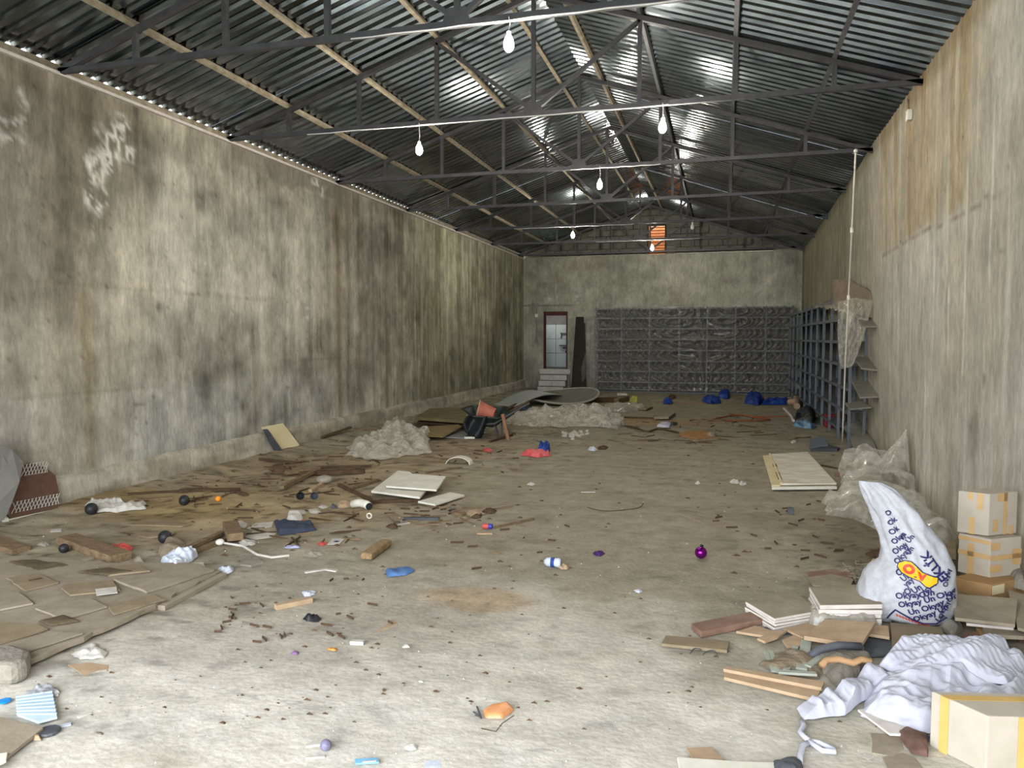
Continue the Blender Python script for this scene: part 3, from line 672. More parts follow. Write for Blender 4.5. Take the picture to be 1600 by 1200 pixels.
def blob_arrays(outline, h, seed, fold=.03, ff=7, nr=26, nth=110, ang=0., stretch=1., peaks=(), z0=0., ragged=.03, edge=.12, nfold=6, fine=.3):
    P = [G(*p[:2], 0) for p in outline]; k = len(P)
    L_ = [(P[(i + 1) % k] - P[i]).length for i in range(k)]; T = sum(L_); B = []
    for j in range(nth):
        s = T * j / nth; i = 0
        while s > L_[i]: s -= L_[i]; i = (i + 1) % k
        B.append(P[i].lerp(P[(i + 1) % k], s / L_[i]))
    B = np.array([(b.x, b.y) for b in B]); B = (np.roll(B, 1, 0) + 2 * B + np.roll(B, -1, 0)) / 4
    c = B.mean(0); rr = np.linspace(0, 1, nr)
    th = np.arange(nth) / nth * 2 * np.pi
    rg = 1 + ragged * 4 * (fbm(np.cos(th) * 6 + 9, np.sin(th) * 6 + 9, seed, 3) - .5)
    X = c[0] + (B[:, 0] - c[0])[None, :] * rr[:, None] * rg; Y = c[1] + (B[:, 1] - c[1])[None, :] * rr[:, None] * rg
    X = np.concatenate([X, X[:, :1]], 1); Y = np.concatenate([Y, Y[:, :1]], 1); R = rr[:, None] * np.ones(nth + 1)
    ca, sa = math.cos(ang), math.sin(ang); Xr = X * ca + Y * sa; Yr = -X * sa + Y * ca
    rid = sst(.15, .85, crump(X, Y, seed, ff * .42, nfold, stretch, ang)); rid2 = crump(X, Y, seed + 3, ff * 1.3, 5)
    env = 1 - R ** 3
    Z = z0 + h * env * (.45 + .55 * fbm(X * 3, Y * 3, seed + 9, 2)) + fold * (rid + fine * rid2) * (.12 + .88 * np.minimum(1, (1 - R) / edge))
    for (px, py, ph, pw) in peaks:
        g = G(px, py); Z = Z + ph * np.exp(-np.sqrt((X - g.x) ** 2 + (Y - g.y) ** 2) / pw * 1.6)
    X = np.minimum(X, rw(Y, .3) - .03)
    Z = Z + floor_h(X, Y) + .003
    return X, Y, Z
def blob(name, outline, h, m, lab, cat, seed=1, solid=0, group=None, parent=None, **kw):
    X, Y, Z = blob_arrays(outline, h, seed, **kw)
    cx, cyy, cz = X.mean(), Y.mean(), Z.min()
    if parent is not None: o = gridmesh(name, X, Y, Z, m, parent)
    else:
        o = gridmesh(name, X - cx, Y - cyy, Z - cz, m); o.location = (cx, cyy, cz); tag(o, lab, cat, group)
    if solid: md = o.modifiers.new('t', 'SOLIDIFY'); md.thickness = solid; md.offset = -1
    return o
blob('plastic_sheet', [(1310, 748), (1316, 768), (1345, 778), (1400, 778), (1436, 788), (1440, 770), (1428, 750), (1398, 736), (1350, 728), (1324, 734)], .05, m_film, 'clear plastic film heaped to a tall peak against the right wall', 'plastic sheet', 11, fold=.20, ff=4.2, nfold=4, fine=.14, nr=60, nth=240, peaks=[(1414, 764, .58, .26), (1338, 752, .26, .30), (1376, 772, .10, .2)])
blob('plastic_sheet', [(1287, 790), (1292, 808), (1330, 816), (1362, 826), (1395, 850), (1450, 872), (1494, 868), (1494, 842), (1450, 800), (1410, 782), (1360, 770), (1312, 774)], .04, m_film, 'clear plastic film spread on the floor behind the printed sack', 'plastic sheet', 12, fold=.16, ff=4, nfold=4, fine=.14, nr=60, nth=260, peaks=[(1370, 800, .10, .3)])
blob('plastic_sheet', [(540, 712), (575, 718), (640, 716), (672, 708), (668, 694), (676, 684), (640, 672), (622, 664), (600, 672), (585, 690), (548, 700)], .02, m_foam, 'milky crumpled plastic film heaped left of the wheelbarrow', 'plastic sheet', 13, fold=.15, ff=6.5, nfold=5, fine=.22, nr=70, nth=300, ragged=.07, peaks=[(620, 684, .12, .35)])
blob('plastic_sheet', [(786, 664), (830, 670), (900, 668), (955, 670), (962, 658), (935, 648), (900, 646), (850, 650), (800, 655)], .02, m_foam, 'long heap of crumpled film right of the wheelbarrow', 'plastic sheet', 14, fold=.20, ff=4.5, nfold=5, fine=.2, nr=60, nth=300, ragged=.07, peaks=[(852, 662, .22, .25), (928, 658, .16, .35)])
blob('plastic_sheet', [(945, 656), (940, 668), (965, 673), (978, 666), (962, 652)], .02, m_film, 'clear film on the right end of the heap beyond the wheelbarrow', 'plastic sheet', 15, fold=.15, ff=4, nr=30)
blob('plastic_sheet', [(790, 676), (850, 680), (880, 676), (850, 670), (800, 668)], .02, m_dirt, 'dirty flattened film in front of the heap beyond the wheelbarrow', 'plastic sheet', 16, fold=.05, ff=5)
blob('plastic_sheet', [(940, 640), (975, 645), (1012, 640), (990, 632), (950, 634)], .03, m_foam, 'pale film strip in front of the left end of the back rack', 'plastic sheet', 17, fold=.08, ff=5)

# ------------------------------------------------------------------ flat boards, slabs and scraps
def zmax(P):
    c = sum(P, Vector()) / len(P)
    return max(fz(p.x, p.y) for p in [q.lerp(c, t) for q in P for t in (0, .5)])
def board(name, pts, t, m, lab, cat='board', z=None, lift=None, bevel=.002, jag=0, seed=0, group=None):
    """pts: photo pixels of the outline on the floor; lift: extra height per corner"""
    P = [G(*p) for p in pts]; base = zmax(P) - .004 if z is None else z
    P = [G(p[0], p[1], base + (lift[i] if lift else 0)) for i, p in enumerate(pts)]
    if jag:
        r = random.Random(seed); Q = []
        for i, p in enumerate(P):
            q = P[(i + 1) % len(P)]; n_ = max(1, int((q - p).length / .07))
            for k in range(n_):
                a = p.lerp(q, k / n_)
                if k: a += Vector((r.uniform(-jag, jag), r.uniform(-jag, jag), 0))
                Q.append(a)
        P = Q
    o = MB().slab(P, t).build(name, m, bevel=bevel)
    return tag(o, lab, cat, group)
def stick(name, a, b, wd, ht, m, lab, cat='stick', z=0., z2=None, group=None):
    A = G(*a); B = G(*b); A.z = fz(A.x, A.y) + ht / 2 + z; B.z = fz(B.x, B.y) + ht / 2 + (z if z2 is None else z2)
    o = MB().beam(A, B, wd, ht).build(name, m, bevel=min(wd, ht) * .08)
    return tag(o, lab, cat, group)
def scrap(name, px, py, r, h, m, lab, cat='scrap', seed=1, el=1.6, fold=None, group=None, ff=None):
    """a small crumpled piece; r = half width in pixels"""
    rr = random.Random(seed); pts = []
    for k in range(9):
        t = 2 * PI * k / 9; q = r * rr.uniform(.7, 1.15); pts.append((px + q * math.cos(t), py + q * math.sin(t) / el * .62))
    return blob(name, pts, h * .25, m, lab, cat, seed, fold=h * .75 if fold is None else fold * .8, ff=ff or 24, nr=9, nth=30, ragged=.16, edge=.5, group=group)

# --- hardboard platform at the left
board('hardboard_sheet', [(-60, 890), (40, 872), (150, 885), (300, 885), (345, 898), (200, 972), (45, 1040), (-60, 1062)], .028, m_board, 'largest dusty hardboard sheet lying under the others at the left', z=.015, jag=.012, seed=1)
board('hardboard_sheet', [(55, 953), (140, 937), (168, 950), (98, 970)], .012, m_board, 'dusty hardboard piece lying in the middle of the large left sheet', z=.045, jag=.004, seed=2)
board('hardboard_sheet', [(95, 920), (110, 932), (188, 924), (176, 908), (100, 915)], .010, m_board2, 'dusty board piece under the small pale card at the left', z=.045, jag=.004, seed=3)
board('hardboard_sheet', [(178, 908), (229, 928), (262, 918), (335, 893), (300, 888)], .016, m_board, 'dusty board piece near the right tip of the large left sheet', z=.045, jag=.006, seed=4)
board('hardboard_sheet', [(150, 888), (170, 901), (235, 894), (215, 884)], .012, m_board2, 'pale board piece behind the left sheets by the clear cup', z=.045, jag=.004, seed=5)
board('hardboard_sheet', [(-60, 1030), (75, 990), (130, 992), (60, 1014), (-60, 1058)], .012, m_board, 'dusty board strip along the front edge of the large left sheet', z=.046, jag=.004, seed=6)
board('hardboard_sheet', [(-60, 985), (10, 975), (60, 978), (75, 985), (0, 1010), (-60, 1020)], .010, m_board2, 'dusty board piece at the left edge of the picture on the large sheet', z=.046, jag=.004, seed=7)
board('hardboard_sheet', [(10, 905), (60, 898), (92, 912), (40, 925)], .010, m_board2, 'dusty board piece left of the pale card on the large sheet', z=.045, jag=.006, seed=11)
board('hardboard_sheet', [(-60, 925), (30, 928), (52, 945), (-20, 960), (-60, 958)], .012, m_board, 'wide dusty board piece at the left picture edge above the lower strip', z=.045, jag=.006, seed=12)
board('hardboard_sheet', [(168, 948), (240, 930), (258, 938), (178, 962)], .008, m_board2, 'narrow dusty board piece in front of the middle left piece', z=.045, jag=.006, seed=13)
stick('thin_lath', (46, 921), (66, 917), .02, .012, m_darkwood, 'short dark stick on the left boards', z=.05)
scrap('straw_bit', 68, 934, 14, .02, m_tan, 'straw coloured shred on the left boards', 'straw', 151)
scrap('straw_bit', 45, 973, 10, .02, m_tan, 'straw coloured shred at the lower left of the boards', 'straw', 152)
blob('dirt_mound', [(60, 985), (100, 975), (125, 985), (80, 992)], .012, mat('dark_damp_dirt', (70, 60, 44), (96, 84, 64), 12, rough=1), 'dark damp dirt on the lower part of the left boards', 'dirt', 153, fold=.01, z0=.045)
blob('dirt_mound', [(10, 905 - 18), (60, 885), (110, 893), (60, 902)], .012, MATS['dark_damp_dirt'], 'dark damp dirt on the upper part of the left boards', 'dirt', 154, fold=.01, z0=.045)
blob('dirt_mound', [(120, 905), (170, 900), (215, 905), (170, 912)], .010, MATS['dark_damp_dirt'], 'dark damp dirt behind the pale card on the left boards', 'dirt', 155, fold=.01, z0=.045)
board('paper_card', [(149, 921), (182, 917), (184, 927), (151, 931)], .003, m_paper, 'small pale card on the left boards', 'card', z=.058)
stick('batten', (240, 950), (335, 900), .05, .035, m_board2, 'front batten along the right edge of the left sheets', 'batten')
stick('batten', (252, 953), (350, 903), .05, .03, m_board, 'outer batten at the right edge of the left sheets', 'batten')
stick('splintered_batten', (160, 985), (250, 948), .03, .025, m_tan, 'splintered yellow batten edge in front of the left sheets', 'batten')
stick('splintered_batten', (40, 1042), (160, 988), .02, .02, m_darkwood, 'thin dark lath in front of the left sheets', 'batten')
stick('timber_block', (104, 848), (190, 880), .15, .06, m_wood, 'thick grey timber lying left between the boards and wall', 'timber')
stick('timber_block', (-30, 846), (34, 862), .14, .04, m_wood, 'short timber cut off by the left edge of the picture', 'timber')
board('thin_board', [(198, 821), (240, 812), (300, 820), (285, 824)], .012, m_board2, 'triangular thin board near the left wall', jag=.003)
board('thin_board', [(215, 838), (275, 833), (268, 838), (230, 842)], .012, m_board2, 'small wedge of board in front of the triangular one', jag=.003)
board('grey_plank', [(-40, 765 + 100), (8, 858), (8, 858)], .01, m_board2, 'sliver of board at the left edge behind the sheets') if False else None
o = MB(); P = [G(-50, 1068), G(18, 1074), G(45, 1064), G(50, 1046), G(20, 1036), G(-50, 1042)]
tag(o.slab([Vector((p.x, p.y, 0)) for p in P], .105).build('concrete_lump', m_conc, bevel=.03), 'rounded concrete lump at the left picture edge', 'concrete')
scrap('crumpled_paper', 140, 1020, 36, .03, m_paper, 'crumpled grey paper in front of the left boards', 'paper', 3)
board('cardboard_scrap', [(106, 1040), (138, 1036), (170, 1040), (170, 1050), (130, 1058)], .004, m_tan, 'torn cardboard scrap below the crumpled paper', 'cardboard', jag=.006)
board('paper_scrap', [(103, 1082), (122, 1070), (138, 1068), (137, 1073), (113, 1086)], .003, m_paper, 'torn cream paper right of the light blue panel', 'paper', jag=.003)
m_lb = mat('light_blue_plastic', (160, 182, 200), (182, 200, 212), 5, rough=.5)
t = thing('blue_tray', 'light blue ribbed plastic panel on the left foreground', 'panel', G(57, 1110))
P = [G(25, 1095), G(82, 1086), G(90, 1128), G(60, 1136), G(27, 1124)]
MB().slab([Vector((p.x, p.y, .012)) for p in P], .010).build('panel', m_lb, t, bevel=.002)
for k in range(7):
    f = .06 + k * .14; a = P[0].lerp(P[4], min(1, f * 1.1)); b = P[1].lerp(P[2], f)
    MB().beam((a.x, a.y, .024), (b.x, b.y, .024), .008, .004).build('rib', m_lb, t)
scrap('foil_bag', 70, 1084, 24, .04, mat('silver_foil', (150, 152, 158), (196, 198, 204), 14, rough=.3, metal=.5), 'crumpled silver foil above the light blue panel', 'foil', 5)
o = MB().lathe([(.025, 0), (.026, .006), (.02, .008)], G(7, 1098) + Vector((0, 0, .005)), n=18).build('bottle_cap', mat('bright_blue_cap', (20, 130, 210), rough=.4)); tag(o, 'bright blue cap at the left picture edge', 'cap')
stick('white_stick', (122, 1122), (142, 1114), .018, .006, m_paper, 'flat white stick right of the light blue panel')
stick('clear_strip', (75, 1141), (111, 1132), .02, .006, m_bluewhite, 'pale plastic strip under the light blue panel', 'strip')
o = MB().lathe([(.035, 0), (.045, .008), (.04, .016)], G(76, 1146), n=14).build('stone_disc', m_dgrey); tag(o, 'flat grey disc by the board corner at lower left', 'disc')
scrap('plaster_lump', 57, 1157, 9, .02, m_tan, 'tan plaster lump beside the lower left board', 'lump', 8)
scrap('stone', 153, 1148, 9, .025, m_conc, 'grey stone on the lower left floor', 'stone', 9, fold=.004)
board('hardboard_sheet', [(-60, 1122), (0, 1125), (68, 1142), (10, 1188), (-60, 1230)], .014, m_board, 'pale board at the bottom left corner of the picture', z=.012)
board('white_plate', [(-20, 1186), (0, 1180), (12, 1178), (10, 1192), (-20, 1206)], .008, m_white, 'white plate edge on the bottom left board', 'plate', z=.027)
# --- brown panel leaning on the left wall, grey bent sheet and white leg beside it
t = thing('lattice_panel', 'brown panel with white diamond lattice leaning on the left wall', 'panel', (-5.85, 5.3, 0))
A = Xp(15, 812, -5.88); B = Xp(89, 796, -5.88)
up = Vector((-.09, .17, .46))
def lp(u, v): return A + (B - A) * u + up * v
MB().add([lp(0, 0), lp(1, 0), lp(1.0, .30), lp(.86, .66), lp(.62, .84), lp(.22, .98), lp(.08, .9), lp(-.04, .3)], [tuple(range(8))]).build('panel', m_brown, t, solid=.012)
nrm = (B - A).cross(up).normalized() * -.012
if nrm.y > 0 or nrm.x < 0: nrm = -nrm
for (va_, vb_, ua, ub) in ((.10, .30, 0, 1.0), (.74, .96, .10, .66)):
    hgt = (vb_ - va_); nl = 13 if ub == 1.0 else 8; du = .11
    for k in range(nl):
        u0 = ua + k * (ub - ua) / nl
        for s in (0, 1):
            ue = u0 + du * (1 if s == 0 else 1); p = lp(u0 if s == 0 else min(ue, ub), va_) + nrm; q = lp(min(ue, ub) if s == 0 else u0, vb_ if va_ < .5 else min(vb_, 1.06 - .5 * max(0, u0 - .3))) + nrm
            MB().beam(p, q, .0045, .004, up=nrm).build('lattice_bar', m_paper, t)
MB().beam(lp(-.03, 0), lp(1.02, 0), .012, .016).build('bottom_edging', m_white, t)
bs = [(-60, 700), (-10, 690), (18, 702), (36, 722), (30, 752), (18, 785), (6, 812), (-60, 840)]
bsv = [Xp(p[0], p[1], -5.74 - .05 * (p[1] < 730)) for p in bs]
tag(MB().add(bsv, [tuple(range(8))]).build('bent_sheet', mat('grey_bent_sheet', (110, 110, 106), (132, 131, 126), 3, rough=.8), solid=.012), 'grey sheet with a curved edge leaning on the left wall at the picture edge', 'sheet')
stick('white_frame_leg', (-18, 796), (9, 822), .05, .03, m_white, 'white frame leg at the left picture edge', 'leg', z=.0)
# --- litter near the left wall
blob('plastic_bag', [(130, 799), (150, 803), (190, 801), (228, 797), (226, 788), (196, 791), (165, 787), (145, 790)], .015, m_paper, 'white crumpled bag near the left wall', 'bag', 21, fold=.055, ff=10, ragged=.08)
for (px, py, r, m, lab, nm) in ((143, 805, .055, m_black, 'black ball in front of the white bag by the left wall', 'rubber_ball'), (288, 790, .05, m_black, 'black ball on the floor right of the white bag', 'rubber_ball'), (341, 784, .028, m_orange, 'small orange ball on the left floor', 'orange_ball'),
    (258, 848, .052, m_black, 'black ball with white threads in the left litter', 'rubber_ball'), (100, 865, .035, m_black, 'black lump left of the thick timber', 'rubber_ball')):
    g = G(px, py); tag(MB().ball((g.x, g.y, fz(g.x, g.y) + r * .9), r, 14, 10).build(nm, m, smooth=True), lab, 'ball')
blob('dirt_mound', [(245, 868), (262, 848), (285, 846), (298, 862), (290, 874), (260, 876)], .06, m_dirt, 'small dirt mound in the left litter', 'dirt', 22, fold=.03)
scrap('plastic_wrapper', 186, 860, 20, .04, m_red, 'red crumpled wrapper beside the thick timber', 'wrapper', 23)
scrap('clear_cup', 216, 879, 9, .03, m_film_d, 'small clear plastic cup behind the left boards', 'cup', 24)
scrap('glass_jar', 68, 852, 10, .03, m_film_d, 'crushed clear plastic left of the timber', 'plastic', 25)
board('paper_scrap', [(80, 828), (96, 826), (96, 831), (78, 832)], .004, m_paper, 'small grey paper left of the triangular board', 'paper')
blob('plastic_bag', [(250, 880), (275, 892), (298, 880), (310, 872), (300, 866), (275, 868)], .04, m_bluewhite, 'bluish white bag with print behind the board tip', 'bag', 26, fold=.06, ff=12)
board('paper_scrap', [(286, 892), (294, 880), (318, 879), (320, 886), (304, 893)], .004, m_paper, 'cream paper right of the bluish white bag', 'paper', jag=.004)
scrap('plastic_bag', 352, 894, 14, .04, m_bluewhite, 'small bluish white plastic at the tip of the boards', 'bag', 27)
stick('broken_stick', (296, 862), (346, 836), .05, .03, m_wood, 'upper weathered stick pointing at the board tip', z=.01)
stick('broken_stick', (305, 866), (352, 846), .045, .03, m_wood, 'lower weathered stick beside the upper one', z=.0)
stick('timber_block', (360, 826), (368, 850), .12, .06, m_wood, 'short brown block across the papers in the left litter', 'timber', z=.02)
t_ = [G(346, 852), G(380, 858), G(402, 872), G(425, 876), G(452, 873)]
tr = thing('plastic_rod', 'bent whitish rod with a white end piece in the left litter', 'rod', G(346, 852))
MB().tube([(p.x, p.y, fz(p.x, p.y) + .02) for p in t_], .009).build('rod_shaft', m_paper, tr)
MB().ball(G(344, 853) + Vector((0, 0, .03)), .035, 10, 8, .7).build('end_piece', m_white, tr, smooth=True)
board('paper_scrap', [(385, 826), (400, 818), (428, 815), (425, 823), (398, 830)], .004, m_paper, 'white paper left of the dark blue cloth, upper one', 'paper', jag=.005, seed=3)
board('paper_scrap', [(383, 840), (395, 831), (432, 834), (425, 840), (400, 844)], .005, m_paper, 'white paper left of the dark blue cloth, lower one', 'paper', jag=.005, seed=4)
scrap('paper_scrap', 385, 850, 16, .02, m_paper, 'crumpled white paper under the bent rod', 'paper', 30)
scrap('paper_scrap', 375, 820, 16, .015, m_paper, 'white paper strips behind the short brown block', 'paper', 31)
board('flat_stone', [(369, 877), (378, 869), (400, 872), (412, 880), (392, 886), (375, 884)], .012, m_conc, 'flat grey stone slab below the bent rod', 'stone')
blob('navy_cloth', [(428, 814), (436, 838), (495, 830), (488, 818), (450, 818)], .03, m_navy, 'dark blue cloth lying in the left litter', 'cloth', 32, fold=.04, ff=6, ragged=.015)
t = thing('snack_packet', 'white and red packet behind the dark blue cloth', 'packet', G(460, 812))
blob('packet_body', [(448, 814), (450, 806), (470, 804), (474, 812), (462, 817)], .04, m_paper, '', '', 33, parent=t, fold=.03, nr=8, nth=30)
blob('red_stripe', [(447, 817), (450, 813), (486, 815), (487, 818), (455, 820)], .012, m_red, '', '', 34, parent=t, fold=.012, nr=8, nth=30)
for i, (px, py, r) in enumerate(((470, 802, 9), (492, 799, 10), (505, 792, 8), (517, 849, 3))): scrap('paper_scrap', px, py, r, .012, m_paper, ['white paper bit above the red and white packet', 'crumpled white paper above the dark blue cloth', 'small white paper in front of the two black cups', 'tiny paper near the printed card'][i], 'paper', 35 + i)
for (px, py, lab) in ((467, 782, 'black plastic cup, left of the pair in the litter'), (489, 782, 'bluish black cup, right of the pair in the litter')):
    g = G(px, py + 3); q = Vector((.6, -.6, .25)).normalized()
    tag(MB().lathe([(.026, 0), (.03, .01), (.040, .07), (.036, .07), (.027, .012)], g + Vector((-.02, .03, .05)), q, 14).build('plastic_cup', m_black if px < 480 else m_dgrey, smooth=False), lab, 'cup')
# --- wood scrap heap
stick('timber_block', (427, 739), (444, 738), .14, .10, m_darkwood, 'dark square timber block at the left end of the long sticks', 'timber')
stick('long_stick', (442, 742), (570, 741), .06, .045, m_darkwood, 'longest dark stick in the wood scrap heap')
stick('long_stick', (446, 745), (500, 737), .05, .04, m_wood, 'dark stick crossing the longest one near the square block', z=.03)
stick('long_stick', (440, 769), (496, 739), .05, .035, m_wood, 'weathered stick leading from the square block to the heap', z=.03)
stick('long_stick', (485, 770), (505, 757), .035, .03, m_tan, 'short tan stick below the white bottle')
stick('long_stick', (495, 734), (580, 733), .05, .03, m_darkwood, 'dark stick behind the longest one', z=.02)
stick('long_stick', (405, 722), (470, 724), .04, .03, m_darkwood, 'dark stick below the leaning cream panel')
stick('long_stick', (435, 730), (476, 726), .05, .02, m_wood, 'flat stick above the square block')
stick('long_stick', (504, 682 + 8), (548, 680), .05, .03, m_darkwood, 'dark stick between cream panel and film heap', z=.01, z2=.06)
stick('long_stick', (540, 677), (600, 675), .05, .03, m_wood, 'stick under the left end of the film heap')
stick('long_stick', (530, 760), (580, 784), .04, .03, m_darkwood, 'dark stick pointing at the white panels from the left')
stick('long_stick', (560, 787), (655, 784), .045, .03, m_darkwood, 'dark stick in front of the pair of white panels')
stick('long_stick', (548, 766), (590, 752), .05, .03, m_wood, 'weathered stick under the left corner of the white panels')
stick('long_stick', (280, 770), (375, 766), .05, .03, m_darkwood, 'long dark branch near the plinth', z=.0)
stick('long_stick', (360, 766), (385, 776), .05, .03, m_darkwood, 'bent end of the dark branch near the plinth')
stick('long_stick', (200, 778), (290, 769), .04, .02, m_darkwood, 'thin dark lath along the foot of the left wall')
stick('long_stick', (215, 810 - 25), (270, 780), .05, .02, m_wood, 'brown lath behind the triangular board')
stick('long_stick', (666, 741), (721, 732), .03, .02, m_wood, 'thin brown stick above the white panels')
o = MB().ball(G(507, 756) + Vector((0, 0, .05)), .09, 14, 8, .5).build('squashed_bottle', m_film_d, smooth=True); tag(o, 'squashed milky bottle on the wood scrap heap', 'bottle')
# random small splinters: nothing in the photo tells them apart
rnd = random.Random(77)
def poly_in(pts, p):
    c = False; j = len(pts) - 1
    for i in range(len(pts)):
        if (pts[i][1] > p[1]) != (pts[j][1] > p[1]) and p[0] < (pts[j][0] - pts[i][0]) * (p[1] - pts[i][1]) / (pts[j][1] - pts[i][1]) + pts[i][0]: c = not c
        j = i
    return c
def splinters(n_, region, lab, grp, lmin=.06, lmax=.28, mats=(m_darkwood, m_wood), nm='wood_splinter'):
    k = 0; xs_ = [p[0] for p in region]; ys_ = [p[1] for p in region]; cache = []
    while k < n_:
        p = (rnd.uniform(min(xs_), max(xs_)), rnd.uniform(min(ys_), max(ys_)))
        if not poly_in(region, p): continue
        g = G(*p)
        if k < 10:
            L_ = rnd.uniform(lmin, lmax); wd = min(rnd.uniform(.006, .022), L_ * .09)
            o = MB().add([(-L_ / 2, -wd / 2, 0), (L_ / 2, -wd / 3, 0), (L_ / 2 * .9, wd / 2, 0), (-L_ / 2 * .8, wd / 2, 0), (-L_ / 2, -wd / 2, .012), (L_ / 2, -wd / 3, .015), (L_ / 2 * .9, wd / 2, .012), (-L_ / 2 * .8, wd / 2, .012)],
                         [(3, 2, 1, 0), (4, 5, 6, 7), (0, 1, 5, 4), (1, 2, 6, 5), (2, 3, 7, 6), (3, 0, 4, 7)]).build(nm, mats[k % len(mats)])
            tag(o, lab, 'splinter', grp); cache.append(o)
        else: o = dup(rnd.choice(cache))
        o.location = (g.x, g.y, fz(g.x, g.y) + .002); o.rotation_euler = (0, rnd.uniform(-.05, .08), rnd.uniform(-.9, .9) + (0 if rnd.random() < .7 else 1.5))
        k += 1
splinters(24, [(200, 790), (300, 760), (420, 735), (420, 775), (300, 800)], 'small dark wood splinter on the ochre dirt near the plinth', 'splinters near the plinth')
splinters(48, [(400, 712), (600, 712), (600, 775), (400, 780)], 'small wood splinter around the heap of long dark sticks', 'splinters around the long sticks')
splinters(30, [(560, 775), (700, 790), (790, 790), (780, 820), (620, 825)], 'small wood splinter in front of the white cupboard boards', 'splinters before the white boards')
splinters(30, [(300, 800), (420, 780), (560, 790), (560, 850), (420, 850)], 'small wood splinter among the papers and dark blue cloth', 'splinters among the papers')
splinters(26, [(690, 740), (820, 740), (900, 690), (600, 692)], 'small wood splinter on the open floor beyond the white boards', 'splinters beyond the white boards', .04, .18)
splinters(16, [(640, 830), (820, 790), (960, 850), (700, 900)], 'small twig on the open middle floor', 'twigs on the middle floor', .03, .12)
splinters(26, [(960, 690), (1000, 660), (1120, 655), (1120, 700)], 'brown splinter around the sawdust patch at the back', 'splinters around the sawdust', .15, .5)
splinters(24, [(1120, 700), (1100, 655), (1240, 640), (1260, 690)], 'brown splinter near the hose loop at the back right', 'splinters near the hose', .15, .6)
splinters(24, [(1100, 800), (1290, 780), (1350, 860), (1330, 890), (1240, 870), (1140, 850)], 'dark twig on the damp floor patch at right', 'twigs on the damp patch', .03, .11, (m_darkwood, m_darkwood))
splinters(26, [(360, 890), (560, 890), (640, 1000), (480, 1010), (300, 1000)], 'small dark twig on the left foreground floor', 'twigs on the left foreground', .02, .07, (m_darkwood, m_darkwood))
# --- cream panel leaning in front of the left wall
t = thing('leaning_cream_panel', 'cream laminated panel propped by the left wall', 'panel', G(440, 706))
A = G(434, 708); B = G(470, 700); up = Xp(408, 668, -5.985) - A; up2 = Xp(441, 662, -5.97) - B
nn = Vector((.0, -.018, -.006))
MB().add([A, B, B + up2, A + up, A - nn, B - nn, B + up2 - nn, A + up - nn], [(0, 1, 2, 3), (7, 6, 5, 4), (0, 4, 5, 1), (1, 5, 6, 2), (2, 6, 7, 3), (3, 7, 4, 0)]).build('laminated_face', m_cream, t, bevel=.002)
A2 = Vector((-5.98, A.y - .02, 0)); MB().add([A2, A2 + Vector((.12, .0, 0)), A + up + Vector((.05, .03, -.03)), A + up + Vector((.0, .03, -.03)), A2 + Vector((0, .05, 0)), A2 + Vector((.12, .05, 0)), A + up + Vector((.05, .08, -.03)), A + up + Vector((0, .08, -.03))],
     [(0, 1, 2, 3), (7, 6, 5, 4), (0, 4, 5, 1), (1, 5, 6, 2), (2, 6, 7, 3), (3, 7, 4, 0)]).build('prop_board', m_dgrey, t)
# --- white cupboard panels
board('cupboard_board', [(580, 770), (622, 738), (640, 740), (672, 762), (656, 780)], .022, m_white, 'larger white cupboard panel under the smaller one', z=.05, lift=[0, .02, .02, 0, 0], bevel=.003)
board('cupboard_board', [(603, 762), (620, 741), (697, 747), (682, 768)], .020, m_white, 'smaller white panel lying on top of the larger one', z=.085, lift=[0, .03, .02, 0], bevel=.003)
board('white_plank', [(653, 786), (703, 772), (726, 776), (680, 791)], .02, m_white, 'narrow white plank right of the white panels', z=.02, bevel=.003)
o = MB(); g = G(568, 795)
t = thing('pipe_elbow', 'white plastic pipe elbow with dark mouth', 'pipe', g)
MB().tube([g + Vector((-.13, .03, .03)), g + Vector((-.05, .02, .05)), g + Vector((.03, 0, .045)), g + Vector((.07, -.03, .035))], .038, 12).build('elbow_tube', m_white, t, smooth=True)
MB().lathe([(.032, 0), (.035, .010)], g + Vector((.07, -.032, .036)), Vector((.6, -.5, -.1)), 14).build('pipe_mouth', m_black, t)
o = MB(); g = G(577, 811); ring = [(g.x + .022 * math.cos(a), g.y - .0, .03 + .022 * math.sin(a)) for a in [2 * PI * k / 14 for k in range(15)]]
tag(o.tube(ring, .007, 6).build('plastic_ring', m_white, smooth=True), 'small white ring below the pipe elbow', 'ring')
scrap('foam_piece', 537, 789, 13, .03, m_tan, 'pale brown foam piece left of the pipe elbow', 'foam', 41)
scrap('grey_lump', 522, 793, 6, .04, m_dgrey, 'dark grey lump left of the foam piece', 'lump', 42)
board('cardboard_scrap', [(498, 800), (512, 796), (527, 800), (512, 803)], .005, m_board2, 'brown board scrap above the dark blue cloth', 'cardboard', jag=.004)
board('thin_board', [(603, 803), (614, 800), (632, 811), (618, 815)], .008, m_board2, 'small brown board left of the grey bar', 'board', lift=[0, 0, .02, .02])
stick('grey_bar', (628, 811), (686, 812), .05, .02, m_dgrey, 'grey bar with white tip in the middle litter', 'bar')
scrap('paper_scrap', 625, 813, 5, .03, m_paper, 'white tip scrap at the left end of the grey bar', 'paper', 43)
stick('white_strip', (612, 822), (640, 817), .02, .008, m_paper, 'thin pale strip below the grey bar', 'strip')
scrap('bark_piece', 612, 823, 12, .03, m_darkwood, 'dark bark piece below the grey bar', 'bark', 44)
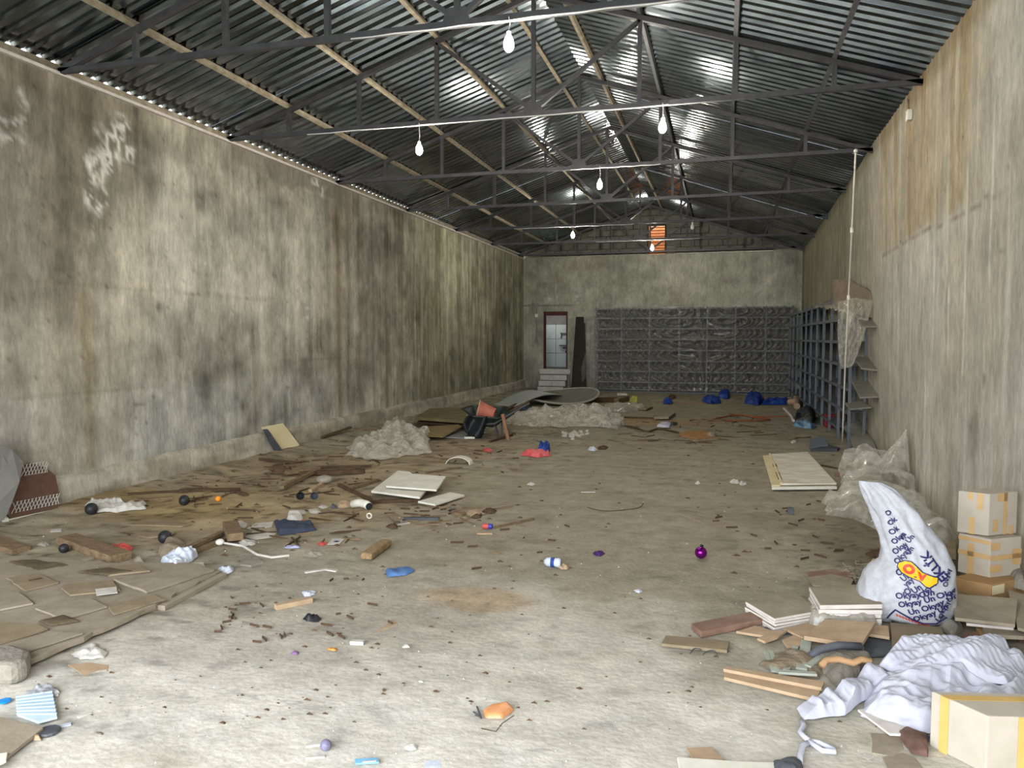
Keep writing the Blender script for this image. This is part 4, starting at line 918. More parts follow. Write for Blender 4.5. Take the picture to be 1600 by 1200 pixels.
for i, (px, py, r, m) in enumerate(((715, 802, 16, m_wood), (742, 803, 16, m_tan), (765, 799, 13, m_darkwood), (725, 810, 12, m_board2), (745, 808, 10, m_darkwood), (708, 798, 8, m_black))):
    scrap('bark_piece', px, py, r, .025, m, 'crumbled bark and veneer piece in the heap right of the grey bar', 'bark', 45 + i, group='crumbled bark heap')
# --- foreground single items
t = thing('drinks_can', 'small red, white and blue can beside a brown stick', 'can', G(762, 827))
MB().lathe([(.018, 0), (.022, .004), (.022, .05)], G(754, 826) + Vector((0, 0, .022)), Vector((1, .1, 0)), 12).build('red_end', m_red, t)
MB().lathe([(.022, 0), (.022, .03), (.018, .034)], G(754, 826) + Vector((.05, .005, .022)), Vector((1, .1, 0)), 12).build('blue_end', mat('cobalt_print', (50, 54, 150), rough=.4), t)
stick('long_stick', (772, 826), (834, 812), .02, .018, m_wood, 'thin brown stick behind the small can')
stick('wood_scrap', (745, 834), (770, 834), .03, .01, m_tan, 'flat pale scrap below the small can', 'scrap')
g1 = G(572, 876); g2 = G(604, 853)
tag(MB().beam(g1 + Vector((0, 0, .03)), g2 + Vector((0, 0, .03)), .09, .05).build('wood_chunk', mat('split_firewood', (118, 94, 64), (156, 134, 100), 12, stretch=(3, 3, 3), rough=.9, bump=.4), bevel=.012), 'chunky split wood piece in the middle foreground', 'wood')
t = thing('printed_card', 'white card with a small black print', 'card', G(524, 847))
MB().slab([G(*p, .006) for p in ((511, 851), (520, 842), (539, 842), (530, 851))], .003).build('card_sheet', m_paper, t)
MB().slab([G(*p, .010) for p in ((521, 847), (524, 845), (530, 845), (528, 847))], .001).build('black_print', m_ink, t)
scrap('red_wrapper', 504, 851, 8, .015, m_red, 'small red wrapper left of the printed card', 'wrapper', 52)
scrap('purple_scrap', 457, 857, 13, .015, mat('lilac_paper', (150, 150, 196), (186, 186, 214), 14), 'lilac paper strip below the dark blue cloth', 'paper', 53, el=3)
scrap('milky_bag', 489, 867, 15, .03, m_film_d, 'milky plastic piece below the printed card', 'plastic', 54)
stick('white_strip', (476, 895), (510, 890), .03, .008, m_paper, 'flat cream strip on the left foreground, left half', 'strip')
stick('white_strip', (508, 890), (527, 893), .03, .008, m_paper, 'flat cream strip on the left foreground, right half', 'strip')
blob('blue_cloth', [(602, 893), (606, 902), (635, 899), (648, 893), (640, 888), (615, 890)], .02, m_blue, 'folded blue cloth in the middle foreground', 'cloth', 55, fold=.02, ragged=.01)
stick('wood_chunk', (430, 951), (487, 939), .045, .03, m_tan, 'pale wooden batten end on the left foreground', 'wood')
scrap('black_plastic', 489, 967, 14, .04, m_black, 'crumpled black plastic on the left foreground', 'plastic', 56, fold=.04)
board('paper_scrap', [(584, 991), (605, 976), (615, 970), (622, 976), (602, 984)], .006, m_tan, 'torn pale strip with curled end in the foreground', 'paper', jag=.004)
stick('white_strip', (548, 1006), (569, 1007), .03, .02, m_paper, 'short white batten chip in the foreground', 'strip')
scrap('white_plaster', 636, 1012, 8, .015, m_paper, 'white plaster piece in the centre foreground', 'plaster', 57)
scrap('white_foil', 482, 927, 13, .02, m_bluewhite, 'white foil wrapper on the left foreground', 'foil', 58)
scrap('orange_peel', 519, 1015, 9, .012, mat('ochre_stuff', (190, 130, 60), (206, 150, 84), 12), 'ochre crumb patch in the foreground', 'crumbs', 59)
scrap('purple_flower', 461, 1022, 7, .012, mat('purple_scrap', (110, 80, 120), (140, 110, 150), 12), 'small purple scrap on the left foreground', 'scrap', 60)
t = thing('plastic_bottle', 'crushed clear bottle with blue label in the centre', 'bottle', G(866, 886))
a = G(850, 884) + Vector((0, 0, .03)); b = G(876, 886) + Vector((0, 0, .03)); d = (b - a).normalized()
MB().lathe([(.012, 0), (.03, .02), (.033, .05), (.028, .07), (.033, .1), (.03, .12)], a, d, 14).build('bottle_body', m_bluewhite, t, smooth=True)
MB().lathe([(.034, .05), (.034, .075)], a, d, 14).build('blue_label', m_tarp, t)
scrap('paper_scrap', 881, 887, 10, .03, m_tan, 'beige paper lump beside the crushed bottle', 'paper', 61)
scrap('purple_foil', 935, 866, 9, .03, mat('dark_violet_foil', (60, 30, 90), (90, 60, 120), 12, rough=.3, metal=.4), 'crumpled violet foil left of the purple ball', 'foil', 62)
t = thing('purple_ball', 'shiny purple christmas ball on the floor', 'ball', G(1095, 873))
g = G(1095, 873); MB().ball(g + Vector((0, .0, .045)), .044, 28, 18).build('glass_ball', m_purple, t, smooth=True)
MB().lathe([(.013, 0), (.013, .012), (.004, .014)], g + Vector((.004, .03, .082)), Vector((.1, .6, .8)), 12).build('hanger_cap', m_black, t)
scrap('blue_bit', 998, 924, 8, .01, m_bluewhite, 'pale blue plastic bit in the centre foreground', 'plastic', 63)
for i, (px, py, m, lab) in enumerate(((830, 757, m_paper, 'white paper chip in the middle of the floor'), (685, 836, m_bluewhite, None), (716, 722, m_paper, None))):
    if lab: scrap('paper_scrap', px, py, 7, .02, m, lab, 'paper', 70 + i)
g = G(715, 726); tt = [g + Vector((.16 * math.cos(a), .02 * math.sin(a), .09 * math.sin(a))) for a in [PI * k / 8 for k in range(9)]]
o = MB(); 
for k in range(8): o.add([tt[k], tt[k + 1], tt[k + 1] + Vector((0, .14, .0)), tt[k] + Vector((0, .14, 0))], [(0, 1, 2, 3)])
tag(o.build('white_gutter_piece', m_white, solid=.01), 'curved white plastic shell above the white panels', 'plastic')
blob('red_bag', [(813, 712), (840, 716), (862, 713), (856, 707), (820, 707)], .03, mat('pinkish_red_film', (190, 70, 76), (214, 110, 110), 9, rough=.4), 'pinkish red bag in the middle of the floor', 'bag', 71, fold=.05)
blob('blue_bag', [(840, 710), (855, 712), (860, 705), (855, 699), (843, 700)], .03, m_tarp, 'bright blue crumpled bag lying on the red one', 'bag', 72, fold=.09, ff=14)
scrap('red_wrapper', 762, 704, 9, .03, m_red, 'red and white wrapper in front of the wheelbarrow', 'wrapper', 73)
scrap('white_lump', 925, 704, 7, .05, m_bluewhite, 'pale blue lump right of the blue bag', 'lump', 74)
scrap('brown_wrapper', 942, 701, 9, .03, m_darkwood, 'brown wrapper right of the pale blue lump', 'wrapper', 75)
stick('white_strip', (725, 686), (742, 686), .05, .03, m_white, 'short white strip in front of the wheelbarrow', 'strip')
for k in range(26):
    px = rnd.gauss(897, 13); py = rnd.gauss(679, 3)
    o = scrap('plaster_chip', px, py, rnd.uniform(2, 5), .03, m_paper, 'white plaster chip in the cluster beyond the centre', 'plaster chip', 400 + k, group='cluster of white plaster chips')
scrap('plaster_chip', 1148, 754, 9, .04, m_paper, 'pale torn fluff left of the fallen white door, left bit', 'fluff', 76); scrap('plaster_chip', 1161, 757, 7, .04, m_paper, 'pale torn fluff left of the fallen white door, right bit', 'fluff', 77)
scrap('plaster_chip', 1240, 692, 5, .04, m_paper, 'white fluff near the dark grey casing', 'fluff', 78); scrap('plaster_chip', 1090, 756, 5, .03, m_paper, 'white chip in the middle of the right floor', 'chip', 79)
stick('white_strip', (908, 770), (930, 770), .02, .008, m_paper, 'thin white strip in the middle of the floor', 'strip')
# tangerine net, tape, bits at the front edge
t = thing('orange_net', 'torn orange net with wires on the front floor', 'net', G(775, 1118))
X, Y, Z = blob_arrays([(755, 1112), (770, 1104), (795, 1102), (803, 1112), (785, 1125), (758, 1124)], .012, 81, fold=.02, nr=10, nth=40)
gridmesh('orange_film', X, Y, Z, film_mat('orange_film', (226, 150, 90), .6, .4), t)
MB().tube([G(752, 1138, .006), G(775, 1143, .006), G(785, 1130, .01), G(803, 1118, .012)], .002, 5).build('wire', m_darkwood, t)
MB().tube([G(745, 1104, .006), G(752, 1122, .01), G(740, 1112, .006)], .004, 5).build('grey_strip', m_dgrey, t)
o = MB().ball(G(509, 1172) + Vector((0, 0, .02)), .022, 14, 10).build('marble', mat('violet_grey_marble', (96, 92, 120), (130, 126, 150), 40, rough=.3), smooth=True); tag(o, 'violet grey marble-like ball at the front edge', 'ball')
stick('white_strip', (478, 1167), (516, 1162), .018, .008, m_paper, 'white stick beside the violet grey ball', 'strip')
stick('white_strip', (478, 1185), (508, 1183), .012, .006, m_paper, 'thin white stick at the front edge below the ball', 'strip')
t = thing('blue_wrapper', 'light blue and white wrapper at the front edge', 'wrapper', G(572, 1190))
MB().slab([G(*p, .006) for p in ((554, 1188), (590, 1186), (592, 1193), (556, 1195))], .006).build('blue_foil', mat('sky_blue_foil', (90, 160, 200), (130, 184, 214), 10, rough=.4), t)
MB().slab([G(*p, .013) for p in ((566, 1190), (588, 1188), (588, 1190), (566, 1192))], .002).build('white_stripe', m_paper, t)
scrap('plaster_chip', 643, 1169, 12, .015, m_paper, 'jagged white plaster flake at the front edge', 'plaster', 82)
board('paper_scrap', [(664, 1190), (688, 1188), (690, 1204), (662, 1204)], .004, m_bluewhite, 'pale paper cut off by the front edge', 'paper')
scrap('plaster_chip', 658, 1065 + 2, 5, .01, m_paper, 'small white flake in the centre foreground', 'plaster', 83)
# chips: nobody could count them
ch = MB(); rnd = random.Random(9)
for k in range(300):
    px = rnd.uniform(0, 1500); py = 680 + 520 * rnd.random() ** .8
    if px < 350 and 880 < py < 1050: continue
    g = G(px, py); s = rnd.uniform(.002, .007) * (1.0 if py > 900 else 1.6); a = rnd.uniform(0, 6)
    if g.x > 1.7 or g.x < -5.8: continue
    v = [Vector((s * math.cos(a + i * 2.1), s * math.sin(a + i * 2.1) * .7, 0)) + g for i in range(3)]; z = fz(g.x, g.y)
    ch.add([(p.x, p.y, z - .001) for p in v] + [(g.x, g.y, z + s * .8)], [(0, 1, 3), (1, 2, 3), (2, 0, 3)])
tag(ch.build('plaster_crumbs', m_paper), 'tiny white plaster crumbs strewn over the whole floor', 'crumbs', kind='stuff')
ch = MB()
for k in range(650):
    px = rnd.uniform(0, 1500) if k % 2 else rnd.gauss(450, 200); py = 660 + 480 * rnd.random() ** 1.9
    g = G(px, py); s = rnd.uniform(.004, .016) * (1.0 if py > 900 else 1.7); a = rnd.uniform(0, 6)
    if g.x > 1.7 or g.x < -5.8 or (px < 350 and 880 < py < 1050): continue
    v = [Vector((s * 1.6 * math.cos(a + i * 2.1), s * math.sin(a + i * 2.1) * .5, 0)) + g for i in range(3)]; z = fz(g.x, g.y)
    ch.add([(p.x, p.y, z - .001) for p in v] + [(g.x, g.y, z + s * .7)], [(0, 1, 3), (1, 2, 3), (2, 0, 3)])
tag(ch.build('bark_crumbs', m_darkwood), 'dark crumbs of bark and dirt strewn over the floor', 'crumbs', kind='stuff')

# ------------------------------------------------------------------ wheelbarrow group
O = G(725, 683); ux = Vector((math.cos(YAW), math.sin(YAW), 0)); uy = Vector((-math.sin(YAW), math.cos(YAW), 0))
def W(x, z, d=0.): return O + ux * x + uy * d + Vector((0, 0, z))
t = thing('wheelbarrow', 'dark green wheelbarrow standing before the left wall', 'wheelbarrow', O)
rim = [W(-.03, .46, .05), W(.16, .36, -.22), W(.55, .33, -.25), W(.80, .38, 0.0), W(.62, .45, .32), W(.12, .48, .32)]
bot = [W(.22, .22, .05), W(.27, .19, -.08), W(.46, .17, -.08), W(.55, .20, .03), W(.48, .22, .15), W(.26, .22, .15)]
m_green = mat('dark_green_paint', (34, 44, 40), (52, 60, 52), 9, rough=.5, metal=.3)
MB().add(rim + bot, [(i, (i + 1) % 6, 6 + (i + 1) % 6, 6 + i) for i in range(6)] + [(6, 7, 8, 9, 10, 11)]).build('tray', m_green, t, solid=.01)
MB().tube(rim + [rim[0]], .014, 8).build('tray_rim', m_green, t)
whl = MB(); c = W(.16, .19, .05); ring = [c + ux * (.15 * math.cos(a)) + Vector((0, 0, .15 * math.sin(a))) for a in [2 * PI * k / 20 for k in range(21)]]
whl.tube(ring, .035, 8).build('tyre', m_black, t, smooth=True)
MB().lathe([(.11, -.015), (.11, .015)], c, uy, 18).build('wheel_rim', m_rust, t)
for s in (-.2, .22): MB().tube([W(.12, .2, s * .4), W(.5, .24, s), W(.9, .47, s + .15), W(1.06, .55, s + .18)], .018, 8).build('handle', m_darkwood if s > 0 else m_steel, t)
for s in (-.12, .16): MB().tube([W(.50, .22, s), W(.55, .01, s), W(.62, .01, s), W(.60, .25, s)], .012, 6).build('leg', m_steel, t)
o = MB(); a = W(.17, .53, -.1); dd = (ux * .75 + Vector((0, 0, -.25)) + uy * -.1).normalized()
t = thing('red_tub', 'faded red tub lying in the wheelbarrow', 'tub', W(.4, .36, 0))
o.lathe([(.135, 0), (.14, .0), (.12, .12), (.10, .27), (.09, .27), (.11, .12), (.125, .01)], W(.24, .46, -.05), dd, 20); o.build('tub_shell', m_brick, t)
ring = [W(.24, .46, -.05) + (uy * math.cos(a) + Vector((.2 * math.cos(YAW), 0, 1)).normalized() * math.sin(a)) * .145 for a in [2 * PI * k / 20 for k in range(21)]]
MB().tube(ring, .012, 6).build('tub_rim', m_tan, t)
t = None
def Pdb(u, v):
    a = W(.10, .32, -.16); X = a.x + (.27 * u) * ux.x - .08 * np.sin(u * 5 + v * 3) * .5; Y = a.y + (.27 * u) * ux.y - .05 - .08 * np.cos(u * 7 + v * 4) * .8; Z = .34 - .31 * v + .03 * np.sin(u * 8)
    return X, Y, Z
film_grid('black_bag', Pdb, 24, 30, m_black, 'crumpled black bag hanging over the wheel of the wheelbarrow', 'bag', solid=.006)
A_ = W(.63, .41, -.33); B_ = W(.72, -.0, -.36)
tag(MB().beam(B_, A_, .05, .03).build('wooden_slat', mat('rusty_brown_slat', (122, 88, 66), (146, 108, 84), 8)), 'brown wooden slat standing against the wheelbarrow', 'slat')
# boards behind / left of the wheelbarrow
board('ribbed_panel', [(648, 656), (672, 642), (728, 641), (728, 662)], .05, mat('olive_ribbed_board', (92, 84, 56), (118, 108, 76), 5, rough=.9), 'olive ribbed panel left of the wheelbarrow, upper one', z=.14, lift=[0, .03, .03, 0])
board('ribbed_panel', [(652, 662), (676, 650), (728, 650), (728, 668)], .04, m_darkwood, 'dark panel underneath the olive ribbed one', z=.06)
board('brown_board', [(643, 681), (668, 668), (716, 665), (722, 668), (692, 684)], .02, mat('olive_brown_board', (116, 100, 66), (132, 116, 82), 6, rough=.9), 'olive brown board in front of the ribbed panel', z=.05, lift=[0, .03, .05, .05, 0])
board('brown_board', [(690, 684), (722, 676), (735, 678), (725, 686)], .02, m_grey, 'grey board under the wheel of the wheelbarrow', z=.01)
board('brown_board', [(655, 668), (690, 660), (718, 661), (700, 668)], .02, m_darkwood, 'short dark board between ribbed panel and brown board', z=.03)
stick('long_stick', (765, 694 - 2), (804, 680), .04, .03, m_darkwood, 'dark stick at the foot of the wheelbarrow')
stick('long_stick', (785, 681), (804, 681), .04, .03, m_wood, 'short brown stick right of the wheelbarrow')
# curved metal sheet and round lid
def Pcs(u, v):
    a = Yp(770, 632, 13.6); b = Yp(800, 635, 13.2); c_ = Yp(868, 614, 16.6); d_ = Yp(905, 615, 16.4); c_ = G(868, 622); d_ = G(895, 624); a = G(770, 640); b = G(803, 643)
    X = (a.x * (1 - v) + b.x * v) * (1 - u) + (c_.x * (1 - v) + d_.x * v) * u; Y = (a.y * (1 - v) + b.y * v) * (1 - u) + (c_.y * (1 - v) + d_.y * v) * u
    Z = .06 + .26 * np.sin(u * 2.6 + .35) ** 1.5 * (1 - .35 * v) - .06 * u * 0
    return X, Y, Z
film_grid('metal_sheet', Pcs, 24, 8, mat('pale_metal_sheet', (150, 156, 154), (166, 170, 168), 4, rough=.5, metal=.2), 'pale metal sheet bowed upward behind the wheelbarrow', 'sheet', solid=.01)
g = G(862, 640); gg = [(.0, 0)]
o = MB(); ov = []; nn = 40
cc = G(872, 630)
for k in range(nn): 
    a = 2 * PI * k / nn; ov.append(Vector((cc.x + 1.0 * math.cos(a), cc.y + .9 * math.sin(a), .05 + .12 * math.cos(a - .6) ** 2 + .10 * (1 + math.sin(a)))))
t = thing('round_dish', 'large shallow round dish lying before the tiled steps', 'dish', (cc.x, cc.y, 0))
o.add(ov + [Vector((cc.x, cc.y + .2, .02))], [(k, (k + 1) % nn, nn) for k in range(nn)]).build('dish_shell', mat('dull_olive_dish', (96, 96, 84), (116, 115, 102), 6, rough=.7), t, solid=.02)
MB().tube(ov + [ov[0]], .025, 6).build('dish_rim', mat('pale_rim', (150, 150, 138), (166, 165, 152), 6), t)
stick('timber_beam', (812, 648 - 2), (890, 645), .10, .05, m_redwood, 'reddish timber under the bowed metal sheet', 'timber')
stick('timber_beam', (745 + 30, 652), (808, 632 + 8), .08, .05, m_darkwood, 'dark timber sloping from the wheelbarrow to the dish', 'timber', z=.02, z2=.1)
scrap('dark_cloth', 822, 642, 12, .10, m_navy, 'dark cloth lump at the foot of the bowed sheet', 'cloth', 90)
# in front of the back rack
stick('timber_beam', (922, 629), (965, 628), .20, .12, m_darkwood, 'dark timber at the foot of the wrapped rack, left', 'timber')
stick('timber_beam', (963, 632), (980, 627), .12, .14, m_wood, 'short brown timber left of the yellow lump', 'timber')
stick('timber_beam', (975, 634), (1000, 633), .10, .05, m_darkwood, 'low dark timber under the yellow lump', 'timber')
scrap('yellow_lump', 992, 628, 8, .16, mat('yellow_foam', (150, 150, 60), (178, 178, 90), 12), 'yellow foam lump before the wrapped rack', 'foam', 91)
board('long_board', [(880, 634), (1010, 641), (1020, 637), (900, 630)], .03, m_board2, 'long flat board lying before the wrapped rack', z=.02)
board('white_board', [(1022, 655), (1045, 655), (1056, 648), (1040, 648)], .05, m_board, 'flat tan board end in the middle back floor', z=.02)
stick('long_stick', (930, 652), (1040, 655), .04, .03, m_darkwood, 'long dark stick in the middle back floor')
blob('white_rag', [(1026, 668), (1046, 669), (1049, 664), (1035, 663)], .03, m_white_cloth, 'white rag on the back floor', 'rag', 92, fold=.04)
scrap('dark_rag', 1050, 663, 9, .05, m_black, 'dark rag behind the white rag', 'rag', 93)
for i, (o_, lab, h) in enumerate((([(1096, 628), (1110, 632), (1127, 631), (1124, 625), (1105, 623)], 'blue tarpaulin heap left of centre before the back rack', .06), ([(1122, 623), (1138, 624), (1140, 617), (1124, 617)], 'small blue box-like heap touching the back rack', .12),
        ([(1162, 631), (1185, 634), (1195, 628), (1188, 620), (1168, 620)], 'largest blue tarpaulin heap before the back rack', .14), ([(1190, 633), (1232, 633), (1232, 627), (1200, 626)], 'long blue tarpaulin strip near the right rack', .05), ([(1036, 632), (1050, 632), (1050, 627), (1040, 627)], 'small blue rag before the middle of the back rack', .05))):
    blob('blue_tarpaulin', o_, h, m_tarp, lab, 'tarpaulin', 94 + i, fold=.10, ff=5)
stick('long_stick', (1025, 629), (1100, 631), .04, .03, m_redwood, 'reddish stick between the blue heaps')
stick('white_board', (1180, 622), (1236, 622), .12, .03, m_tan, 'pale lath at the foot of the back rack on the right', 'lath')
board('white_board', [(964, 616), (978, 616), (980, 618), (964, 618)], .04, m_white, 'small white block at the left foot of the back rack', z=.01)
board('white_board', [(1048, 616), (1052, 616), (1052, 620), (1048, 620)], .08, m_edge, 'tiny pale block at the foot of the back rack') if False else None
scrap('dark_rag', 1050, 622, 8, .10, m_darkwood, 'brown lump touching the back rack', 'rag', 99)
def curve(px, r, m, nm, lab, cat, z=.02):
    P = []
    pts = [G(*p, 0) for p in px]
    for i in range(len(pts) - 1):
        p0 = pts[max(i - 1, 0)]; p1 = pts[i]; p2 = pts[i + 1]; p3 = pts[min(i + 2, len(pts) - 1)]
        for k in range(6):
            s = k / 6; P.append(.5 * ((2 * p1) + (p2 - p0) * s + (2 * p0 - 5 * p1 + 4 * p2 - p3) * s * s + (3 * p1 - p0 - 3 * p2 + p3) * s ** 3))
    P.append(pts[-1]); P = [Vector((p.x, p.y, fz(p.x, p.y) + z)) for p in P]
    tag(MB().tube(P, r, 6).build(nm, m, smooth=True), lab, cat)
m_hose = mat('orange_hose', (130, 76, 46), (146, 88, 56), 8)
curve([(1115, 656), (1150, 650), (1175, 653), (1203, 657), (1160, 659), (1130, 658)], .016, m_hose, 'rubber_hose', 'orange brown hose loop on the back floor', 'hose')
curve([(1140, 648), (1180, 652), (1230, 652)], .014, m_hose, 'rubber_hose', 'thin orange brown hose behind the loop', 'hose')
curve([(930, 664), (985, 668), (1010, 676), (1030, 672), (1060, 678)], .016, m_darkwood, 'electric_cable', 'dark cord winding across the middle back floor', 'cord')
curve([(918, 796), (945, 802), (985, 799), (1000, 796), (1005, 790)], .004, m_darkwood, 'thin_wire', 'thin wire curl in the middle foreground', 'wire')
curve([(1078, 1028), (1085, 1020), (1096, 1022)], .003, m_dgrey, 'thin_wire', 'left small wire arc below the flat plank', 'wire')
curve([(1098, 1030), (1104, 1025), (1116, 1024), (1122, 1034)], .003, m_dgrey, 'thin_wire', 'right small wire arc below the flat plank', 'wire')
blob('sawdust_patch', [(1055, 680), (1090, 688), (1120, 684), (1110, 674), (1075, 674)], .01, mat('orange_sawdust', (140, 100, 56), (166, 128, 84), 9, rough=1), 'orange brown sawdust patch on the back floor', 'sawdust', 100, fold=.02)
scrap('pale_bag', 1112, 680, 10, .05, m_film_d, 'pale film scrap on the sawdust patch', 'plastic', 101)
# pipes, bags at the foot of the right rack
for (a, b, lab) in (((1233, 634), (1250, 640), 'pale plastic pipe at the corner of the racks, left one'), ((1245, 641), (1249, 634), 'pale plastic pipe at the corner of the racks, right one')):
    A = G(*a) + Vector((0, 0, .09)); B = G(*b) + Vector((0, .8, .12)); tag(MB().tube([A, B], .07, 14).build('plastic_pipe', m_tan), lab, 'pipe')
curve([(1225, 640), (1236, 652), (1240, 660)], .03, m_edge, 'plastic_pipe', 'curved pale edging at the foot of the right rack', 'edging', .03)
blob('black_bag', [(1240, 660), (1270, 664), (1275, 655), (1268, 650), (1244, 652)], .16, m_black, 'black bag at the foot of the right rack', 'bag', 103, fold=.12, ff=5)
blob('blue_bag', [(1240, 667), (1268, 671), (1276, 667), (1262, 662), (1242, 663)], .06, mat('pale_blue_film', (84, 120, 150), (110, 146, 172), 7, rough=.4), 'pale blue bag in front of the black bag', 'bag', 104, fold=.06)
for (px, lab) in ((1283, 'red box under the right rack, left one'), (1294, 'red box under the right rack, right one')):
    g = G(px, 668); tag(MB().box((g.x + .12, g.y + .1, .12), (.12, .2, .22)).build('red_box', mat('dark_red_box', (110, 30, 36), (130, 44, 48), 8), bevel=.006), lab, 'box')
# dark grey casing
t = thing('grey_casing', 'dark grey plastic casing tipped open near the right rack', 'casing', G(1285, 700))
P4 = [G(1264, 704, .02), G(1293, 699, .06), G(1287, 686, .14), G(1267, 689, .10)]
P4 = [Yp(1264, 704, 11.5), Yp(1294, 697, 11.6), Yp(1288, 684, 12.1), Yp(1265, 688, 12.0)]
MB().slab(P4, .025).build('casing_lid', mat('slate_plastic', (88, 96, 104), (104, 111, 117), 5, rough=.5), t, bevel=.004)
MB().slab([G(1266, 706), G(1308, 706), G(1312, 703), G(1295, 699)], .04).build('casing_base', m_dgrey, t, bevel=.004)
# fallen white door
t = thing('fallen_door', 'white panelled door lying on the right of the floor', 'door', G(1250, 735))
q = lambda px, py, z: G(px, py, z)
zd = .07
A, B, C_, D = q(1192, 711, zd), q(1262, 707, zd), q(1307, 756, zd), q(1206, 757, zd)
def dp(u, v): return (A * (1 - u) + B * u) * (1 - v) + (D * (1 - u) + C_ * u) * v
def piece(nm, u0, u1, v0, v1, z, th, m, bev=.003):
    P = [dp(u0, v0), dp(u1, v0), dp(u1, v1), dp(u0, v1)]; MB().slab([Vector((p.x, p.y, z)) for p in P], th).build(nm, m, t, bevel=bev)
m_cr = mat('cream_frame_wood', (200, 186, 146), (214, 202, 166), 6, rough=.7)
piece('door_skin', .16, 1, 0, 1, zd - .01, .02, m_whitedirty); piece('stile', 0, .13, 0, 1, zd - .025, .02, m_cr); piece('stile', .13, .17, 0, 1, zd - .01, .03, m_cr)
piece('rail', .0, 1.0, .96, 1.02, zd - .05, .03, m_white); piece('inner_board', .02, 1, 0, 1.0, .02, .015, m_cr)
piece('gap_block', .12, .19, .42, .50, zd + .012, .006, m_darkwood, 0); piece('gap_block', .12, .18, .68, .90, zd + .012, .006, m_darkwood, 0)
piece('gap_block', .95, 1.0, .1, .9, .03, .03, m_cr)
# white conduit pipe on the right
a = Yp(1338, 236, 8.35); 
tt = [Yp(1337, 236, 8.9), Yp(1331, 360, 9.5), Yp(1327, 440, 10.2), Yp(1321, 560, 10.8), Yp(1316, 692, 11.45)]
tt[-1].z = max(tt[-1].z, .0)
pp = []
for i in range(4):
    for k in range(5): pp.append(tt[i].lerp(tt[i + 1], k / 5))
pp.append(tt[-1])
t = thing('white_pipe', 'thin white pipe standing up to the trusses by the right wall', 'pipe', (pp[-1].x, pp[-1].y, 0))
MB().tube(pp, .009, 8).build('pipe_tube', m_white, t, smooth=True)
MB().ball(pp[0], .022, 10, 8).build('pipe_end', m_white, t, smooth=True)
for k in (5, 11): MB().lathe([(.018, -.03), (.018, .03)], pp[k], (0, .2, 1), 10).build('coupling', m_white, t)
p = Vector((float(rw(8.85, 3.94)) - .03, 8.75, 3.90))
t = thing('junction_box', 'small white junction box high on the right wall', 'box', p)
MB().box(p, (.05, .09, .11)).build('box_body', m_white, t, bevel=.008)
MB().tube([p + Vector((0, 0, .05)), p + Vector((.0, .05, .16)), p + Vector((.01, .12, .2))], .006, 6).build('cable_tail', m_dgrey, t)
curve([(1338, 757), (1345, 755)], .002, m_darkwood, 'thin_wire', 'dark bit of wire between door and film heap', 'wire')
stick('long_stick', (1283, 728), (1318, 735), .025, .02, m_darkwood, 'thin dark stick between the fallen door and the film heap')
scrap('brick_bit', 1311, 743, 9, .03, m_redwood, 'reddish brown scrap right of the fallen door', 'scrap', 110)
g = G(1235, 803); tag(MB().box((g.x, g.y, .03), (.05, .05, .06)).build('grey_cube', m_dgrey, bevel=.006), 'small blue grey block on the right floor', 'block')
board('paper_scrap', [(1055, 802), (1075, 800), (1115, 812), (1150, 822), (1110, 824), (1085, 813)], .006, m_board, 'flat torn pale sheet in the right middle floor', 'paper', jag=.015)

# ------------------------------------------------------------------ printed sack
SC = 240.; SB = G(1418, 970); sx_ = Vector((math.cos(YAW - .47), math.sin(YAW - .47), 0)); 
vd = Vector((SB.x, SB.y, 0)).normalized(); su = Vector((vd.y, -vd.x, 0))
sec = [(.0, -.12, .14, .10), (.03, -.20, .20, .15), (.08, -.225, .225, .17), (.16, -.235, .228, .18), (.24, -.235, .225, .17), (.285, -.205, .222, .16), (.33, -.15, .215, .14), (.40, -.145, .18, .12), (.46, -.155, .145, .11),
       (.54, -.18, .09, .09), (.62, -.215, .03, .07), (.69, -.24, -.03, .05), (.735, -.262, -.085, .03), (.765, -.27, -.16, .012)]
sz = [s[0] for s in sec]
def sp_(z, k): return np.interp(z, sz, [s[k] for s in sec])
def sack_pt(th, z):
    l, r, b = sp_(z, 1), sp_(z, 2), sp_(z, 3); uc = (l + r) / 2; a = (r - l) / 2
    w1 = 1 - np.abs(2 * fbm(np.sin(th) * 3 + z * 3.2 + 5, z * 5 + np.cos(th) * 1.2, 61, 3) - 1)
    cz = crump(u_ := np.sin(th) * .25 + 1, z * .6 + np.cos(th) * .08, 63, 7, 6)
    dsp = 1 + .10 * (w1 - .5) + .05 * np.sin(th * 5 + z * 14) * sst(.3, .6, z) + (.04 + .34 * sst(.25, .6, z)) * (cz - .5)
    u = uc + a * np.sin(th) * dsp; d = -b * np.cos(th) * dsp
    return SB.x + su.x * u + vd.x * d, SB.y + su.y * u + vd.y * d, z
t = thing('printed_sack', 'white woven sack printed with rows of navy lettering', 'sack', (SB.x, SB.y, 0))
TH, ZZ = np.meshgrid(np.linspace(-np.pi, np.pi, 90), np.concatenate([[0.0], np.linspace(.005, .765, 80)]))
X, Y, Z = sack_pt(TH, ZZ); gridmesh('sack_body', X, Y, Z + .012, m_poly, t)
